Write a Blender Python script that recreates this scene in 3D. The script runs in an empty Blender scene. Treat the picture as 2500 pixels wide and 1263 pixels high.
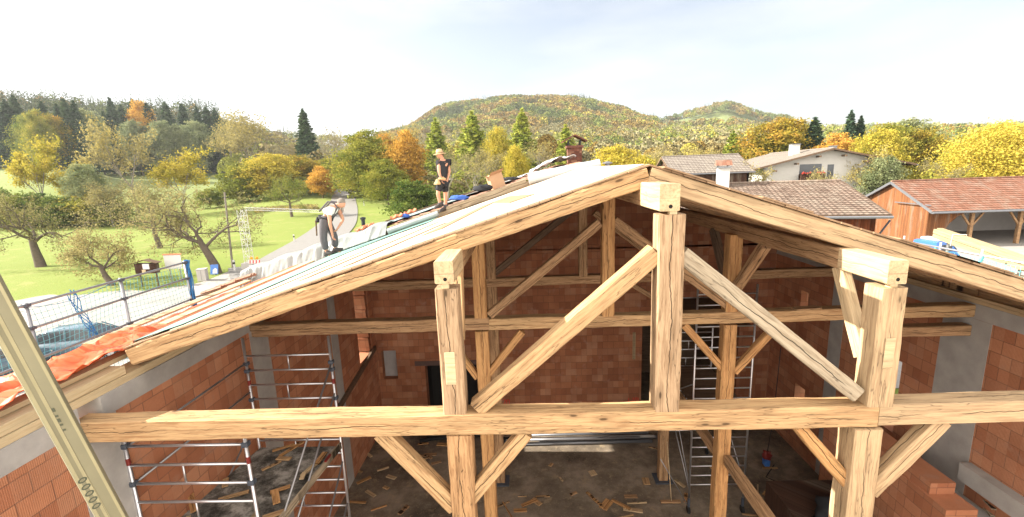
import bpy, bmesh, math, random
import numpy as np
from mathutils import Vector, Matrix, noise as mnoise
S=bpy.context.scene; COL=S.collection
random.seed(7)
# ------------------------------------------------------------ camera
F=1100.; CX,CY=1250.,631.5
def _setup():
    d=Vector(((1280-CX)/F,(417-CY)/F,1)).normalized(); h=Vector((1,-.037,0))
    z=h.cross(d).normalized()
    if z.y>0: z=-z
    return d.cross(z),d,z
XW,YW,ZW=_setup()                       # world axes written in camera axes (right, down, forward)
cam=bpy.data.cameras.new('camera'); co=bpy.data.objects.new('camera',cam); COL.objects.link(co)
m=Matrix(((XW.x,-XW.y,-XW.z),(YW.x,-YW.y,-YW.z),(ZW.x,-ZW.y,-ZW.z))).to_4x4()
co.matrix_world=m; cam.sensor_width=36; cam.lens=F/2500*36; cam.clip_start=.05; cam.clip_end=9000
S.camera=co
# ------------------------------------------------------------ sky, sun, exposure
SUN_EL=math.radians(31); SD=Vector((-math.cos(SUN_EL)*.999,math.cos(SUN_EL)*.03,math.sin(SUN_EL))).normalized()  # towards the sun
w=bpy.data.worlds.new('World'); S.world=w; w.use_nodes=True; wn=w.node_tree
sky=wn.nodes.new('ShaderNodeTexSky'); sky.sky_type='NISHITA'; sky.sun_disc=False
sky.sun_elevation=SUN_EL; sky.sun_rotation=math.atan2(SD.x,SD.y); sky.air_density=1.0; sky.dust_density=2.5; sky.ozone_density=1.0
bg=wn.nodes['Background']; bg.inputs[1].default_value=.15
hs=wn.nodes.new('ShaderNodeHueSaturation'); hs.inputs['Saturation'].default_value=.6; hs.inputs['Value'].default_value=.52
tc=wn.nodes.new('ShaderNodeTexCoord'); mp=wn.nodes.new('ShaderNodeMapping'); mp.inputs['Scale'].default_value=(1.2,1.2,5.); mp.inputs['Rotation'].default_value=(0,.25,.5)
nz=wn.nodes.new('ShaderNodeTexNoise'); nz.inputs['Scale'].default_value=1.6; nz.inputs['Detail'].default_value=5
rp=wn.nodes.new('ShaderNodeMapRange'); rp.inputs['From Min'].default_value=.45; rp.inputs['From Max'].default_value=.75; rp.inputs['To Max'].default_value=.8
cm=wn.nodes.new('ShaderNodeMix'); cm.data_type='RGBA'; cm.inputs['B'].default_value=(2.3,2.32,2.36,1)
L_=wn.links.new; L_(tc.outputs['Generated'],mp.inputs[0]); L_(mp.outputs[0],nz.inputs['Vector']); L_(nz.outputs['Fac'],rp.inputs['Value']); L_(rp.outputs[0],cm.inputs['Factor'])
L_(sky.outputs[0],hs.inputs['Color']); L_(hs.outputs[0],cm.inputs['A'])
# unseen white cloud bank added behind the camera as fill light, clear pale sky ahead
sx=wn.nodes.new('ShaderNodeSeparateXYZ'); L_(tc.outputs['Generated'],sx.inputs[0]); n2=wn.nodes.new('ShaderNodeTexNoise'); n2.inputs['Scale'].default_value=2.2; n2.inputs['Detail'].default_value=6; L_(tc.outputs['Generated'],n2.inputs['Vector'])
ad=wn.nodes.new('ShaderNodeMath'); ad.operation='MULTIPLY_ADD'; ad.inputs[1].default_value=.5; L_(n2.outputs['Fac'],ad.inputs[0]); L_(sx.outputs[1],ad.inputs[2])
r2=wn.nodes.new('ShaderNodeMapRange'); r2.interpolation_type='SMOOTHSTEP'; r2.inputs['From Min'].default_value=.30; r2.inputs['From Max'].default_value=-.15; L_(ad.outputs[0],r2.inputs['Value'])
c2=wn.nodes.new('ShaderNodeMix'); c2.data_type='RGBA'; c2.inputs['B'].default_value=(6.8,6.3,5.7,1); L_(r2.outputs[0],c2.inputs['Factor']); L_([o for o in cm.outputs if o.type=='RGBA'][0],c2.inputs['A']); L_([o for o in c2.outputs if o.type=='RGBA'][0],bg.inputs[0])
sl=bpy.data.lights.new('sun','SUN'); sl.energy=5.0; sl.angle=math.radians(.53); sl.color=(1,.93,.82)
so=bpy.data.objects.new('sun',sl); COL.objects.link(so); so.rotation_euler=SD.to_track_quat('Z','Y').to_euler(); so.location=SD*40
S.view_settings.view_transform='Standard'; S.view_settings.look='None'; S.view_settings.gamma=1; S.view_settings.exposure=1.68
# ------------------------------------------------------------ placing helpers (photo pixel + known distance -> real point)
def ray(px,py):
    v=Vector(((px-CX)/F,(py-CY)/F,1)); return Vector((XW.dot(v),YW.dot(v),ZW.dot(v)))
def aty(px,py,y): r=ray(px,py); return r*(y/r.y)
def atx(px,py,x): r=ray(px,py); return r*(x/r.x)
def atz(px,py,z): r=ray(px,py); return r*(z/r.z)
# ------------------------------------------------------------ node helper
class G:
    def __init__(s,name):
        s.m=bpy.data.materials.new(name); s.m.use_nodes=True; s.t=s.m.node_tree; s.b=s.t.nodes['Principled BSDF']; s.out=s.t.nodes['Material Output']
    def n(s,k,**kw):
        x=s.t.nodes.new('ShaderNode'+k)
        for a,v in kw.items(): setattr(x,a,v)
        return x
    def put(s,sock,v):
        if isinstance(v,bpy.types.NodeSocket): s.t.links.new(v,sock)
        elif v is not None:
            if sock.type=='RGBA' and len(v)==3: v=(*v,1)
            sock.default_value=v
    def math(s,op,a,b=None,c=None,clamp=False):
        x=s.n('Math',operation=op,use_clamp=clamp); s.put(x.inputs[0],a)
        if b is not None: s.put(x.inputs[1],b)
        if c is not None: s.put(x.inputs[2],c)
        return x.outputs[0]
    def vec(s,op,a,b):
        x=s.n('VectorMath',operation=op); s.put(x.inputs[0],a)
        if op=='SCALE': s.put(x.inputs['Scale'],b)
        else: s.put(x.inputs[1],b)
        return x.outputs[0]
    def mix(s,f,a,b,bt='MIX'):
        x=s.n('Mix',data_type='RGBA',blend_type=bt); s.put(x.inputs['Factor'],f); s.put(x.inputs['A'],a); s.put(x.inputs['B'],b); 
        return [o for o in x.outputs if o.type=='RGBA'][0]
    def noise(s,v,sc,det=3,rough=.55,dist=0):
        x=s.n('TexNoise'); s.put(x.inputs['Vector'],v); s.put(x.inputs['Scale'],sc); x.inputs['Detail'].default_value=det; x.inputs['Roughness'].default_value=rough; x.inputs['Distortion'].default_value=dist
        return x.outputs['Fac']
    def ramp(s,f,stops):
        x=s.n('ValToRGB'); e=x.color_ramp.elements
        while len(e)<len(stops): e.new(.5)
        for i,(p,c) in enumerate(stops): e[i].position=p; e[i].color=(*c,1) if len(c)==3 else c
        s.put(x.inputs[0],f); return x.outputs[0]
    def step(s,f,a,b):       # smooth 0..1 between a and b
        x=s.n('MapRange'); x.interpolation_type='SMOOTHSTEP'; s.put(x.inputs['Value'],f); x.inputs['From Min'].default_value=a; x.inputs['From Max'].default_value=b
        return x.outputs[0]
    def obj(s): return s.n('TexCoord').outputs['Object']
    def sep(s,v): x=s.n('SeparateXYZ'); s.put(x.inputs[0],v); return x.outputs
    def comb(s,a,b,c): x=s.n('CombineXYZ'); s.put(x.inputs[0],a); s.put(x.inputs[1],b); s.put(x.inputs[2],c); return x.outputs[0]
    def rnd(s): return s.n('ObjectInfo').outputs['Random']
    def bump(s,h,st=.3,d=.01):
        x=s.n('Bump'); s.put(x.inputs['Height'],h); x.inputs['Strength'].default_value=st; x.inputs['Distance'].default_value=d; s.put(s.b.inputs['Normal'],x.outputs[0])
    def done(s,col,rough=.8,metal=0,spec=.3):
        s.put(s.b.inputs['Base Color'],col); s.put(s.b.inputs['Roughness'],rough); s.b.inputs['Metallic'].default_value=metal; s.b.inputs['Specular IOR Level'].default_value=spec
        return s.m
M={}
def plain(name,col,rough=.6,metal=0,var=.12,sc=6,spec=.3,bump=0):
    g=G(name); o=g.obj(); n=g.noise(o,sc,4)
    c=g.mix(n,tuple(x*(1-var) for x in col),tuple(min(1,x*(1+var)) for x in col))
    if bump: g.bump(g.noise(o,sc*4,4),bump,.01)
    M[name]=g.done(c,rough,metal,spec); return M[name]
def wood(name,light,dark,crack=1.,knots=1.,grain=1.,grey=None,greyamt=0,bump=.5):
    g=G(name); o=g.obj(); r=g.rnd(); off=g.vec('SCALE',(37.,11.,23.),r)
    o2=g.vec('ADD',o,off); X,Y,Z=g.sep(o2)[:3]; x,y,z=g.sep(o)[:3]
    warp=g.noise(g.comb(g.math('MULTIPLY',X,1.1),g.math('MULTIPLY',Y,4.),g.math('MULTIPLY',Z,4.)),1,3)
    wv=g.math('MULTIPLY',warp,4.)
    gr=g.noise(g.comb(g.math('MULTIPLY',X,1.3),g.math('MULTIPLY_ADD',Y,34.,wv),g.math('MULTIPLY_ADD',Z,34.,wv)),1,4,.6)
    fine=g.noise(g.comb(g.math('MULTIPLY',X,9.),g.math('MULTIPLY',Y,120.),g.math('MULTIPLY',Z,120.)),1,2)
    broad=g.noise(g.comb(g.math('MULTIPLY',X,.9),g.math('MULTIPLY',Y,5.),g.math('MULTIPLY',Z,5.)),1,4)
    mid=tuple((a+b)/2 for a,b in zip(light,dark))
    c=g.ramp(gr,[(.36,dark),(.45,mid if grain>.6 else light),(.56,light)])
    c=g.mix(g.step(broad,.35,.7),c,g.mix(.5,c,tuple(v*.62 for v in light)))
    c=g.mix(g.math('MULTIPLY',g.step(fine,.4,.75),.35),c,dark)
    if grey: c=g.mix(g.math('MULTIPLY',g.step(g.noise(g.comb(g.math('MULTIPLY',X,.6),g.math('MULTIPLY',Y,6.),g.math('MULTIPLY',Z,6.)),1.5,4),.35,.65),greyamt),c,grey)
    h=g.math('MULTIPLY_ADD',gr,.6,g.math('MULTIPLY',fine,.3))
    if knots:
        v=g.n('TexVoronoi',feature='F1'); g.put(v.inputs['Vector'],g.comb(g.math('MULTIPLY',X,1.25),g.math('MULTIPLY',Y,4.),g.math('MULTIPLY',Z,4.))); v.inputs['Scale'].default_value=1.15
        k=g.math('SUBTRACT',1,g.step(v.outputs['Distance'],.05,.10)); k2=g.math('SUBTRACT',1,g.step(v.outputs['Distance'],.08,.3))
        c=g.mix(g.math('MULTIPLY',k2,.45*knots),c,tuple(v_*.6 for v_ in dark)); c=g.mix(g.math('MULTIPLY',k,.95*knots),c,tuple(v_*.28 for v_ in dark))
    if crack:
        wl=g.math('SUBTRACT',g.noise(g.comb(g.math('MULTIPLY',X,1.7),3.3,7.7),1,4,.6),.5)
        mask=g.step(g.noise(g.comb(g.math('MULTIPLY',X,.8),1.3,g.math('MULTIPLY',r,40.)),1,1),.40,.5)
        a=g.math('ABSOLUTE',g.math('MULTIPLY_ADD',wl,.16,z)); ends=g.step(g.math('ABSOLUTE',g.sep(g.n('TexCoord').outputs['Normal'])[0]),.6,.8); b=g.math('ABSOLUTE',g.math('MULTIPLY_ADD',wl,.13,g.math('ADD',y,g.math('ADD',g.math('MULTIPLY_ADD',r,.06,-.03),ends))))
        cr=g.math('MULTIPLY',g.math('SUBTRACT',1,g.step(g.math('MINIMUM',a,b),.002,.0065)),mask)
        l2=g.noise(g.comb(g.math('MULTIPLY',X,1.6),g.math('MULTIPLY',Y,24.),g.math('MULTIPLY',Z,24.)),1,2,.5,.3)
        cr2=g.math('MULTIPLY',g.math('SUBTRACT',1,g.step(g.math('ABSOLUTE',g.math('SUBTRACT',l2,.5)),.0,.022)),g.step(broad,.42,.55))
        crk=g.math('MAXIMUM',g.math('MULTIPLY',cr,crack,clamp=True),g.math('MULTIPLY',cr2,.6*crack))
        c=g.mix(crk,c,tuple(v_*.12 for v_ in dark)); h=g.math('MULTIPLY_ADD',crk,-1.6,h)
    g.bump(h,bump,.012); M[name]=g.done(c,.78,0,.25); return M[name]
def brick(name,c1,c2,mort,bw=.373,bh=.249,ms=.007,grime=.5,ribs=.22):
    g=G(name); X,Y,Z=g.sep(g.obj())[:3]; n=g.sep(g.n('NewGeometry').outputs['Normal'])
    u=g.math('ADD',g.math('MULTIPLY',X,g.math('ABSOLUTE',n[1])),g.math('MULTIPLY',Y,g.math('ABSOLUTE',n[0])))
    v=g.comb(g.math('ADD',u,100.),g.math('ADD',Z,100.),0)
    b=g.n('TexBrick',offset=.5,squash=1.); g.put(b.inputs['Vector'],v); b.inputs['Scale'].default_value=1; b.inputs['Brick Width'].default_value=bw; b.inputs['Row Height'].default_value=bh
    b.inputs['Mortar Size'].default_value=ms; b.inputs['Mortar Smooth'].default_value=.3; b.inputs['Bias'].default_value=0
    g.put(b.inputs['Color1'],c1); g.put(b.inputs['Color2'],c2); g.put(b.inputs['Mortar'],mort)
    o=g.obj(); c=b.outputs['Color']
    row=g.math('FLOOR',g.math('DIVIDE',g.math('ADD',Z,100.),bh)); cl=g.math('FLOOR',g.math('ADD',g.math('DIVIDE',g.math('ADD',u,100.),bw),g.math('MULTIPLY',g.math('MODULO',row,2.),.5)))
    wn_=g.n('TexWhiteNoise',noise_dimensions='2D'); g.put(wn_.inputs['Vector'],g.comb(row,cl,0)); rv=wn_.outputs['Value']
    c=g.mix(g.math('MULTIPLY',g.step(rv,.55,1.),.32),c,(.66,.40,.25)); c=g.mix(g.math('MULTIPLY',g.step(rv,.4,.0),.4),c,tuple(x*.6 for x in c2))
    c=g.mix(g.math('MULTIPLY',g.step(g.noise(o,1.1,5,.65),.35,.7),grime),c,tuple(x*.55 for x in c2))
    c=g.mix(g.math('MULTIPLY',g.step(g.noise(o,2.7,5,.6),.56,.74),.5),c,(.42,.27,.2))
    rib=g.math('SINE',g.math('MULTIPLY',u,2*math.pi/.021)); 
    c=g.mix(g.math('MULTIPLY',g.math('MULTIPLY_ADD',rib,.5,.5),ribs),c,tuple(x*.4 for x in c2))
    c=g.mix(g.math('MULTIPLY',g.noise(o,38,3),.3),c,tuple(x*.6 for x in c2))
    g.bump(g.math('MULTIPLY_ADD',b.outputs['Fac'],-1,g.math('MULTIPLY_ADD',rib,.15,g.noise(o,25,4))),.5,.012)
    M[name]=g.done(c,.9,0,.15)
# ------------------------------------------------------------ mesh builder
class MB:
    def __init__(s): s.v=[]; s.f=[]
    def poly(s,pts,faces):
        b=len(s.v); s.v+= [Vector(p) for p in pts]; s.f+=[tuple(b+i for i in f) for f in faces]; return s
    def box(s,a,b):
        x0,y0,z0=a; x1,y1,z1=b
        return s.poly([(x0,y0,z0),(x1,y0,z0),(x1,y1,z0),(x0,y1,z0),(x0,y0,z1),(x1,y0,z1),(x1,y1,z1),(x0,y1,z1)],[(0,3,2,1),(4,5,6,7),(0,1,5,4),(1,2,6,5),(2,3,7,6),(3,0,4,7)])
    def bar(s,p0,p1,w,h,up=(0,0,1)):
        p0=Vector(p0);p1=Vector(p1); x=(p1-p0).normalized(); y=Vector(up).cross(x)
        if y.length<1e-4: y=Vector((0,1,0)).cross(x)
        y.normalize(); z=x.cross(y); P=[]
        for p in (p0,p1):
            for a,b in ((-1,-1),(1,-1),(1,1),(-1,1)): P.append(p+y*(a*w/2)+z*(b*h/2))
        return s.poly(P,[(0,3,2,1),(4,5,6,7),(0,1,5,4),(1,2,6,5),(2,3,7,6),(3,0,4,7)])
    def tube(s,pts,r,n=6,caps=True):
        pts=[Vector(p) for p in pts]; rs=r if isinstance(r,(list,tuple)) else [r]*len(pts); b=len(s.v); u=None
        for i,p in enumerate(pts):
            t=(pts[min(i+1,len(pts)-1)]-pts[max(i-1,0)]).normalized()
            if u is None: u=t.orthogonal().normalized()
            else:
                u=u-t*u.dot(t); u=u.normalized() if u.length>1e-5 else t.orthogonal().normalized()
            w_=t.cross(u)
            for k in range(n):
                a=2*math.pi*k/n; s.v.append(p+(u*math.cos(a)+w_*math.sin(a))*rs[i])
        for i in range(len(pts)-1):
            for k in range(n): s.f.append((b+i*n+k,b+i*n+(k+1)%n,b+(i+1)*n+(k+1)%n,b+(i+1)*n+k))
        if caps: s.f.append(tuple(b+k for k in reversed(range(n)))); s.f.append(tuple(b+(len(pts)-1)*n+k for k in range(n)))
        return s
    def lathe(s,c,prof,n=16,ax=(0,0,1)):
        c=Vector(c); q=Vector(ax).to_track_quat('Z','Y'); b=len(s.v)
        for r,z in prof:
            for k in range(n): a=2*math.pi*k/n; s.v.append(c+q@Vector((r*math.cos(a),r*math.sin(a),z)))
        for i in range(len(prof)-1):
            for k in range(n): s.f.append((b+i*n+k,b+i*n+(k+1)%n,b+(i+1)*n+(k+1)%n,b+(i+1)*n+k))
        s.f.append(tuple(b+k for k in reversed(range(n)))); s.f.append(tuple(b+(len(prof)-1)*n+k for k in range(n)))
        return s
    def build(s,name,mat,parent=None,label=None,cat=None,group=None,kind=None,mw=None,smooth=False,bevel=0):
        me=bpy.data.meshes.new(name)
        if mw is not None: inv=mw.inverted(); vs=[inv@v for v in s.v]
        else: vs=s.v
        me.from_pydata([tuple(v) for v in vs],[],s.f); me.update()
        me.materials.append(M[mat] if isinstance(mat,str) else mat)
        if smooth: me.shade_smooth()
        return link(name,me,parent,label,cat,group,kind,mw,bevel)
WM={}
def link(name,me,parent=None,label=None,cat=None,group=None,kind=None,mw=None,bevel=0):
    o=bpy.data.objects.new(name,me); COL.objects.link(o)
    mw=mw.copy() if mw is not None else Matrix.Identity(4); WM[o.name]=mw
    if parent is not None: o.parent=parent; o.matrix_basis=WM[parent.name].inverted()@mw
    else: o.matrix_basis=mw
    tag(o,label,cat,group,kind)
    if bevel:
        b=o.modifiers.new('bevel','BEVEL'); b.width=bevel; b.segments=1; b.limit_method='ANGLE'
    return o
def tag(o,label=None,cat=None,group=None,kind=None):
    if label: o['label']=label
    if cat: o['category']=cat
    if group: o['group']=group
    if kind: o['kind']=kind
    return o
def thing(name,label,cat,loc=(0,0,0),rz=0,group=None,kind=None,rot=None):
    mw=Matrix.Translation(Vector(loc))@(rot if rot is not None else Matrix.Rotation(rz,4,'Z'))
    o=bpy.data.objects.new(name,None); COL.objects.link(o); o.empty_display_size=.3; WM[o.name]=mw; o.matrix_basis=mw
    return tag(o,label,cat,group,kind)
def dup(o,mw,label=None,group=None,parent=None):
    c=o.copy(); COL.objects.link(c); WM[c.name]=mw
    c.parent=parent; c.matrix_basis=(WM[parent.name].inverted()@mw) if parent else mw
    if label: c['label']=label
    if group: c['group']=group
    for ch in list(o.children):
        dup(ch,mw@WM[o.name].inverted()@WM[ch.name],parent=c)
    return c
def frame(p0,p1,up=(0,0,1)):
    p0=Vector(p0);p1=Vector(p1); x=(p1-p0).normalized(); y=Vector(up).cross(x)
    if y.length<1e-3: y=Vector((0,1,0)).cross(x)
    y.normalize(); z=x.cross(y)
    return Matrix(((x.x,y.x,z.x,p0.x),(x.y,y.y,z.y,p0.y),(x.z,y.z,z.z,p0.z),(0,0,0,1)))
def timber(name,p0,p1,w,h,mat,parent=None,up=(0,0,1),ch=.018,wob=.009,seg=None,taper=0,seed=None,wane=1.,**kw):
    """a hewn timber: chamfered section, slightly wandering faces, local x runs along the grain"""
    p0=Vector(p0);p1=Vector(p1); L=(p1-p0).length; mw=frame(p0,p1,up); n=seg or max(3,int(L/.12)); mb=MB()
    sd=seed if seed is not None else random.uniform(0,999)
    sec=[(-1,-1,1,0),(1,-1,-1,0),(1,-1,0,1),(1,1,0,-1),(1,1,-1,0),(-1,1,1,0),(-1,1,0,-1),(-1,-1,0,1)]
    for i in range(n+1):
        x=L*i/n; 
        for j,(a,b,ca,cb) in enumerate(sec):
            k=mnoise.noise(Vector((x*2.2,j//2*5.+sd,1.3)))*.5+.5; c=ch*(.5+wane*1.6*k*k)
            yy=a*w/2+ca*c; zz=b*h/2+cb*c
            yy+=mnoise.noise(Vector((x*1.1,a*3+sd,4)))*wob+mnoise.noise(Vector((x*6,a*3+sd,j*2.)))*wob*.35
            zz+=mnoise.noise(Vector((x*1.1,b*3+sd,9)))*wob+mnoise.noise(Vector((x*6,b*3+sd,j*2.)))*wob*.35
            t=1-taper*i/n; mb.v.append(Vector((x,yy*t,zz*t)))
    for i in range(n):
        for j in range(8): a=i*8+j; b=i*8+(j+1)%8; mb.f.append((a,b,b+8,a+8))
    mb.f.append(tuple(reversed(range(8)))); mb.f.append(tuple(n*8+j for j in range(8)))
    me=bpy.data.meshes.new(name); me.from_pydata([tuple(v) for v in mb.v],[],mb.f); me.update(); me.materials.append(M[mat])
    bm=bmesh.new(); bm.from_mesh(me); bmesh.ops.recalc_face_normals(bm,faces=bm.faces); bm.to_mesh(me); bm.free()
    return link(name,me,parent,mw=mw,**kw)
FLOOR=-9.1
# ------------------------------------------------------------ materials
wood('wood_aged',(.53,.345,.175),(.315,.18,.085))
wood('wood_pale',(.50,.355,.205),(.325,.215,.12),crack=.9)
wood('wood_post',(.44,.30,.18),(.23,.14,.075))
wood('wood_post_rough',(.48,.285,.14),(.24,.125,.055),crack=1.2)
wood('wood_stack',(.40,.31,.18),(.30,.22,.12),crack=.2,knots=.3,bump=.15)
wood('wood_new',(.56,.42,.25),(.42,.29,.16),crack=.5,knots=.5,bump=.25)
wood('wood_orange',(.55,.31,.13),(.31,.15,.058))
wood('wood_brown',(.46,.285,.15),(.22,.12,.06))
wood('wood_grey',(.40,.33,.235),(.25,.19,.125))
wood('wood_fresh',(.62,.50,.31),(.50,.37,.21),crack=.15,knots=.35,bump=.12)
wood('board_white',(.62,.56,.46),(.50,.42,.31),crack=0,knots=.4,bump=.1)
wood('board_tan',(.34,.22,.13),(.24,.15,.085),crack=0,knots=.6,bump=.1)
wood('board_dark',(.17,.11,.07),(.08,.05,.03),crack=.6,knots=.5)
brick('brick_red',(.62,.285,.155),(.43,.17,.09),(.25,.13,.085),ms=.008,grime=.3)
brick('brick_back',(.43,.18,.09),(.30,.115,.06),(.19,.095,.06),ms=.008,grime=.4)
plain('concrete',(.36,.345,.325),.9,var=.35,sc=3,bump=.3)
g=G('concrete_floor'); o=g.obj(); n=g.noise(o,.8,6,.7); c=g.ramp(n,[(.32,(.085,.07,.055)),(.5,(.18,.145,.108)),(.64,(.29,.24,.185))]); c=g.mix(g.math('MULTIPLY',g.step(g.noise(o,3.,5,.7),.55,.7),.6),c,(.36,.28,.18)); c=g.mix(g.math('MULTIPLY',g.step(g.noise(o,22.,3),.6,.68),.5),c,(.40,.30,.17)); g.bump(n,.3,.01); M['concrete_floor']=g.done(c,.9,0,.15)
plain('aluminium',(.56,.56,.58),.36,.9,sc=30,spec=.5)
plain('galvanised',(.30,.30,.31),.45,.7,sc=12)
plain('dark_plastic',(.06,.07,.09),.5)
plain('red_plastic',(.16,.018,.014),.5)
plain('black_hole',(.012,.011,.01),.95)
plain('metal_lintel',(.10,.06,.05),.7)
# ============================================================ the unfinished house: walls
WL,WR=-5.5,8.38; YB=15.1; RX=1.53; SLL,SLR=.311,.335
YA,YT2,YT3=4.98,8.45,11.95
def zroof(x): return -.31*0-(SLL*(RX-x) if x<RX else SLR*(x-RX))
def frange(a,b,n): return [a+(b-a)*i/(n-1) for i in range(n)]
def grid(mb,P):   # P[i][j] points
    b=len(mb.v); ni=len(P); nj=len(P[0])
    for r_ in P: mb.v+= [Vector(p) for p in r_]
    for i in range(ni-1):
        for j in range(nj-1): a=b+i*nj+j; mb.f.append((a,a+1,a+nj+1,a+nj))
    return mb
house=thing('unfinished_house','unfinished hall of orange hollow bricks with grey concrete columns under the timber frame','building',(0,8,FLOOR))
def hb(name,mb,mat,**k): return mb.build(name,mat,house,mw=WM[house.name],**k)
# interior floor
mb=MB(); mb.box((-7,-6,FLOOR-.3),(11,22,FLOOR)); mb.build('concrete_floor','concrete_floor',kind='structure')
# left wall, cut for the window; columns stand 3 mm proud
T=.37
WY0,WY1,WZ0,WZ1=13.55,14.7,-5.95,-3.5; TOPL=-2.62
mb=MB()
mb.box((WL-T,1.0,FLOOR),(WL,WY0,TOPL-.30)); mb.box((WL-T,WY1,FLOOR),(WL,YB+.4,TOPL-.30)); mb.box((WL-T,WY0,FLOOR),(WL,WY1,WZ0)); mb.box((WL-T,WY0,WZ1),(WL,WY1,TOPL-.30))
hb('left_wall',mb,'brick_red')
mb=MB()
mb.box((WL-T+.02,1.0,TOPL-.299),(WL+.004,4.86,TOPL-.02)); mb.box((WL-T+.02,5.16,TOPL-.299),(WL+.004,8.30,TOPL-.02)); mb.box((WL-T+.02,8.6,TOPL-.299),(WL-.12,YB,TOPL-.02))
hb('ring_beam',mb,'concrete')
for y0,y1 in ((4.72,5.32),(8.25,8.85),(11.7,12.15)):
    hb('concrete_column',MB().box((WL-T+.01,y0,FLOOR),(WL+.006,y1,TOPL-.302)),'concrete')
mb=MB(); mb.bar((WL+.03,WY0-2.6,WZ0-.55),(WL+.03,WY1+.2,WZ0),.1,.16); hb('dark_pipe_sleeve',mb,'board_dark')
# stepped brick at the window, with its sunlit cores
mb=MB()
for i,(a,b) in enumerate(((0,.17),(.05,.2),(0,.14),(.04,.18),(.0,.16),(.05,.2),(.01,.15),(.03,.19),(0,.13),(.04,.2))):
    mb.box((WL-T-.25,WY1-.02-b,WZ0+.03+i*.249),(WL-.02,WY1+.05,WZ0+.03+i*.249+.24))
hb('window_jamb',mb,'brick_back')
# back wall with doorway, niche and the wide dark opening on the right
mb=MB()
xs=[WL,-4.62,-4.12,-2.95,-1.7,4.05,7.35,WR]
def bw(x0,x1,z0,z1,y0=YB,y1=YB+.36): mb.box((x0,y0,z0),(x1,y1,z1))
mb.box((WL-T,YB,-4.9),(WR+T,YB+.36,-2.6))                # band above all openings
na=aty(930,857,YB); nb=aty(972,925,YB); da=aty(1037,892,YB); xd1=-1.55
bw(WL,na.x,FLOOR,-4.9); bw(na.x,nb.x,FLOOR,nb.z); bw(na.x,nb.x,na.z,-4.9); bw(nb.x,da.x,FLOOR,-4.9); bw(da.x,xd1,da.z,-4.9); bw(xd1,3.95,FLOOR,-4.9); bw(7.3,WR,FLOOR,-4.9)
bw(3.95,7.3,-5.25,-4.9)
# gable above, following the roof
b_=len(mb.v); g0=[(WL-T,-2.66),(WR+T,-2.66),(WR+T,zroof(WR+T)-.32),(RX,-.3),(WL-T,zroof(WL-T)-.32)]
mb.poly([(x,YB-.003,z) for x,z in g0]+[(x,YB+.36,z) for x,z in g0],[(0,1,2,3,4),(9,8,7,6,5),(0,5,6,1),(1,6,7,2),(2,7,8,3),(3,8,9,4),(4,9,5,0)])
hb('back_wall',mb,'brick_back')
hb('steel_lintel',MB().box((da.x-.35,YB-.03,da.z-.01),(xd1+.2,YB+.05,da.z+.16)),'metal_lintel')
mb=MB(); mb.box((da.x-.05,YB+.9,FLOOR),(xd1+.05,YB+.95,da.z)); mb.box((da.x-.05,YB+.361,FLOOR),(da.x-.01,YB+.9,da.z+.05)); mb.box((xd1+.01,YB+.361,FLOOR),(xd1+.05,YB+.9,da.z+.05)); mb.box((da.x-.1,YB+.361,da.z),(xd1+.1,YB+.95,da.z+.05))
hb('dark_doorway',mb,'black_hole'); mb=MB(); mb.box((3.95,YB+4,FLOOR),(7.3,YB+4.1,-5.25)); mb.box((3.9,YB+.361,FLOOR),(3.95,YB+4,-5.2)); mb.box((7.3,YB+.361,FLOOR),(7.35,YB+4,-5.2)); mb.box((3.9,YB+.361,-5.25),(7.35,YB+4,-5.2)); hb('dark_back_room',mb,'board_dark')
hb('niche_plaster',MB().box((na.x-.05,YB+.25,nb.z-.1),(nb.x+.05,YB+.3,na.z+.1)),plain('plaster',(.36,.34,.33),.9,var=.2,sc=4))
# right wall: three windows, storey band, columns
RT=.37; TOPR=-2.75
OP=[(13.25,13.6,-4.55,-3.9),(9.75,10.45,-6.3,-4.55),(13.0,13.5,-8.2,-6.9)]
ys=sorted({1.0,YB}|{a for o_ in OP for a in o_[:2]})
mb=MB()
for a,b in zip(ys,ys[1:]):
    cuts=[o_ for o_ in OP if o_[0]<=a and o_[1]>=b]; z=FLOOR
    for o_ in sorted(cuts,key=lambda q:q[2]): mb.box((WR,a,z),(WR+RT,b,o_[2])); z=o_[3]
    mb.box((WR,a,z),(WR+RT,b,TOPR-.29))
hb('right_wall',mb,'brick_red')
mb=MB(); mb.box((WR-.004,1,TOPR-.289),(WR+RT-.02,YB,TOPR)); hb('ring_beam',mb,'concrete')
for y0,y1 in ((4.7,5.3),(8.0,8.95),(11.7,12.2)): hb('concrete_column',MB().box((WR-.006,y0,FLOOR),(WR+RT-.03,y1,TOPR-.292)),'concrete')
p=atx(2345,1110,WR); q=atx(2500,1215,WR); zb=(p.z+q.z)/2
hb('storey_band',MB().box((WR-.22,1.0,zb-.34),(WR-.01,7.95,zb)),'concrete')
# brick stub wall below on the right
x0=7.25; py=atx(2330,1180,x0+.1)
mb=MB(); mb.box((x0,7.15,FLOOR),(x0+.55,10.4,-6.15)); mb.box((x0+.05,7.55,-6.149),(x0+.5,10.4,-5.92)); hb('brick_stub_wall',mb,'brick_red')
mb=MB(); mb.box((WR-.9,7.2,-6.6),(WR-.015,8.9,-6.52)); hb('landing_slab',mb,'concrete')
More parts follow.
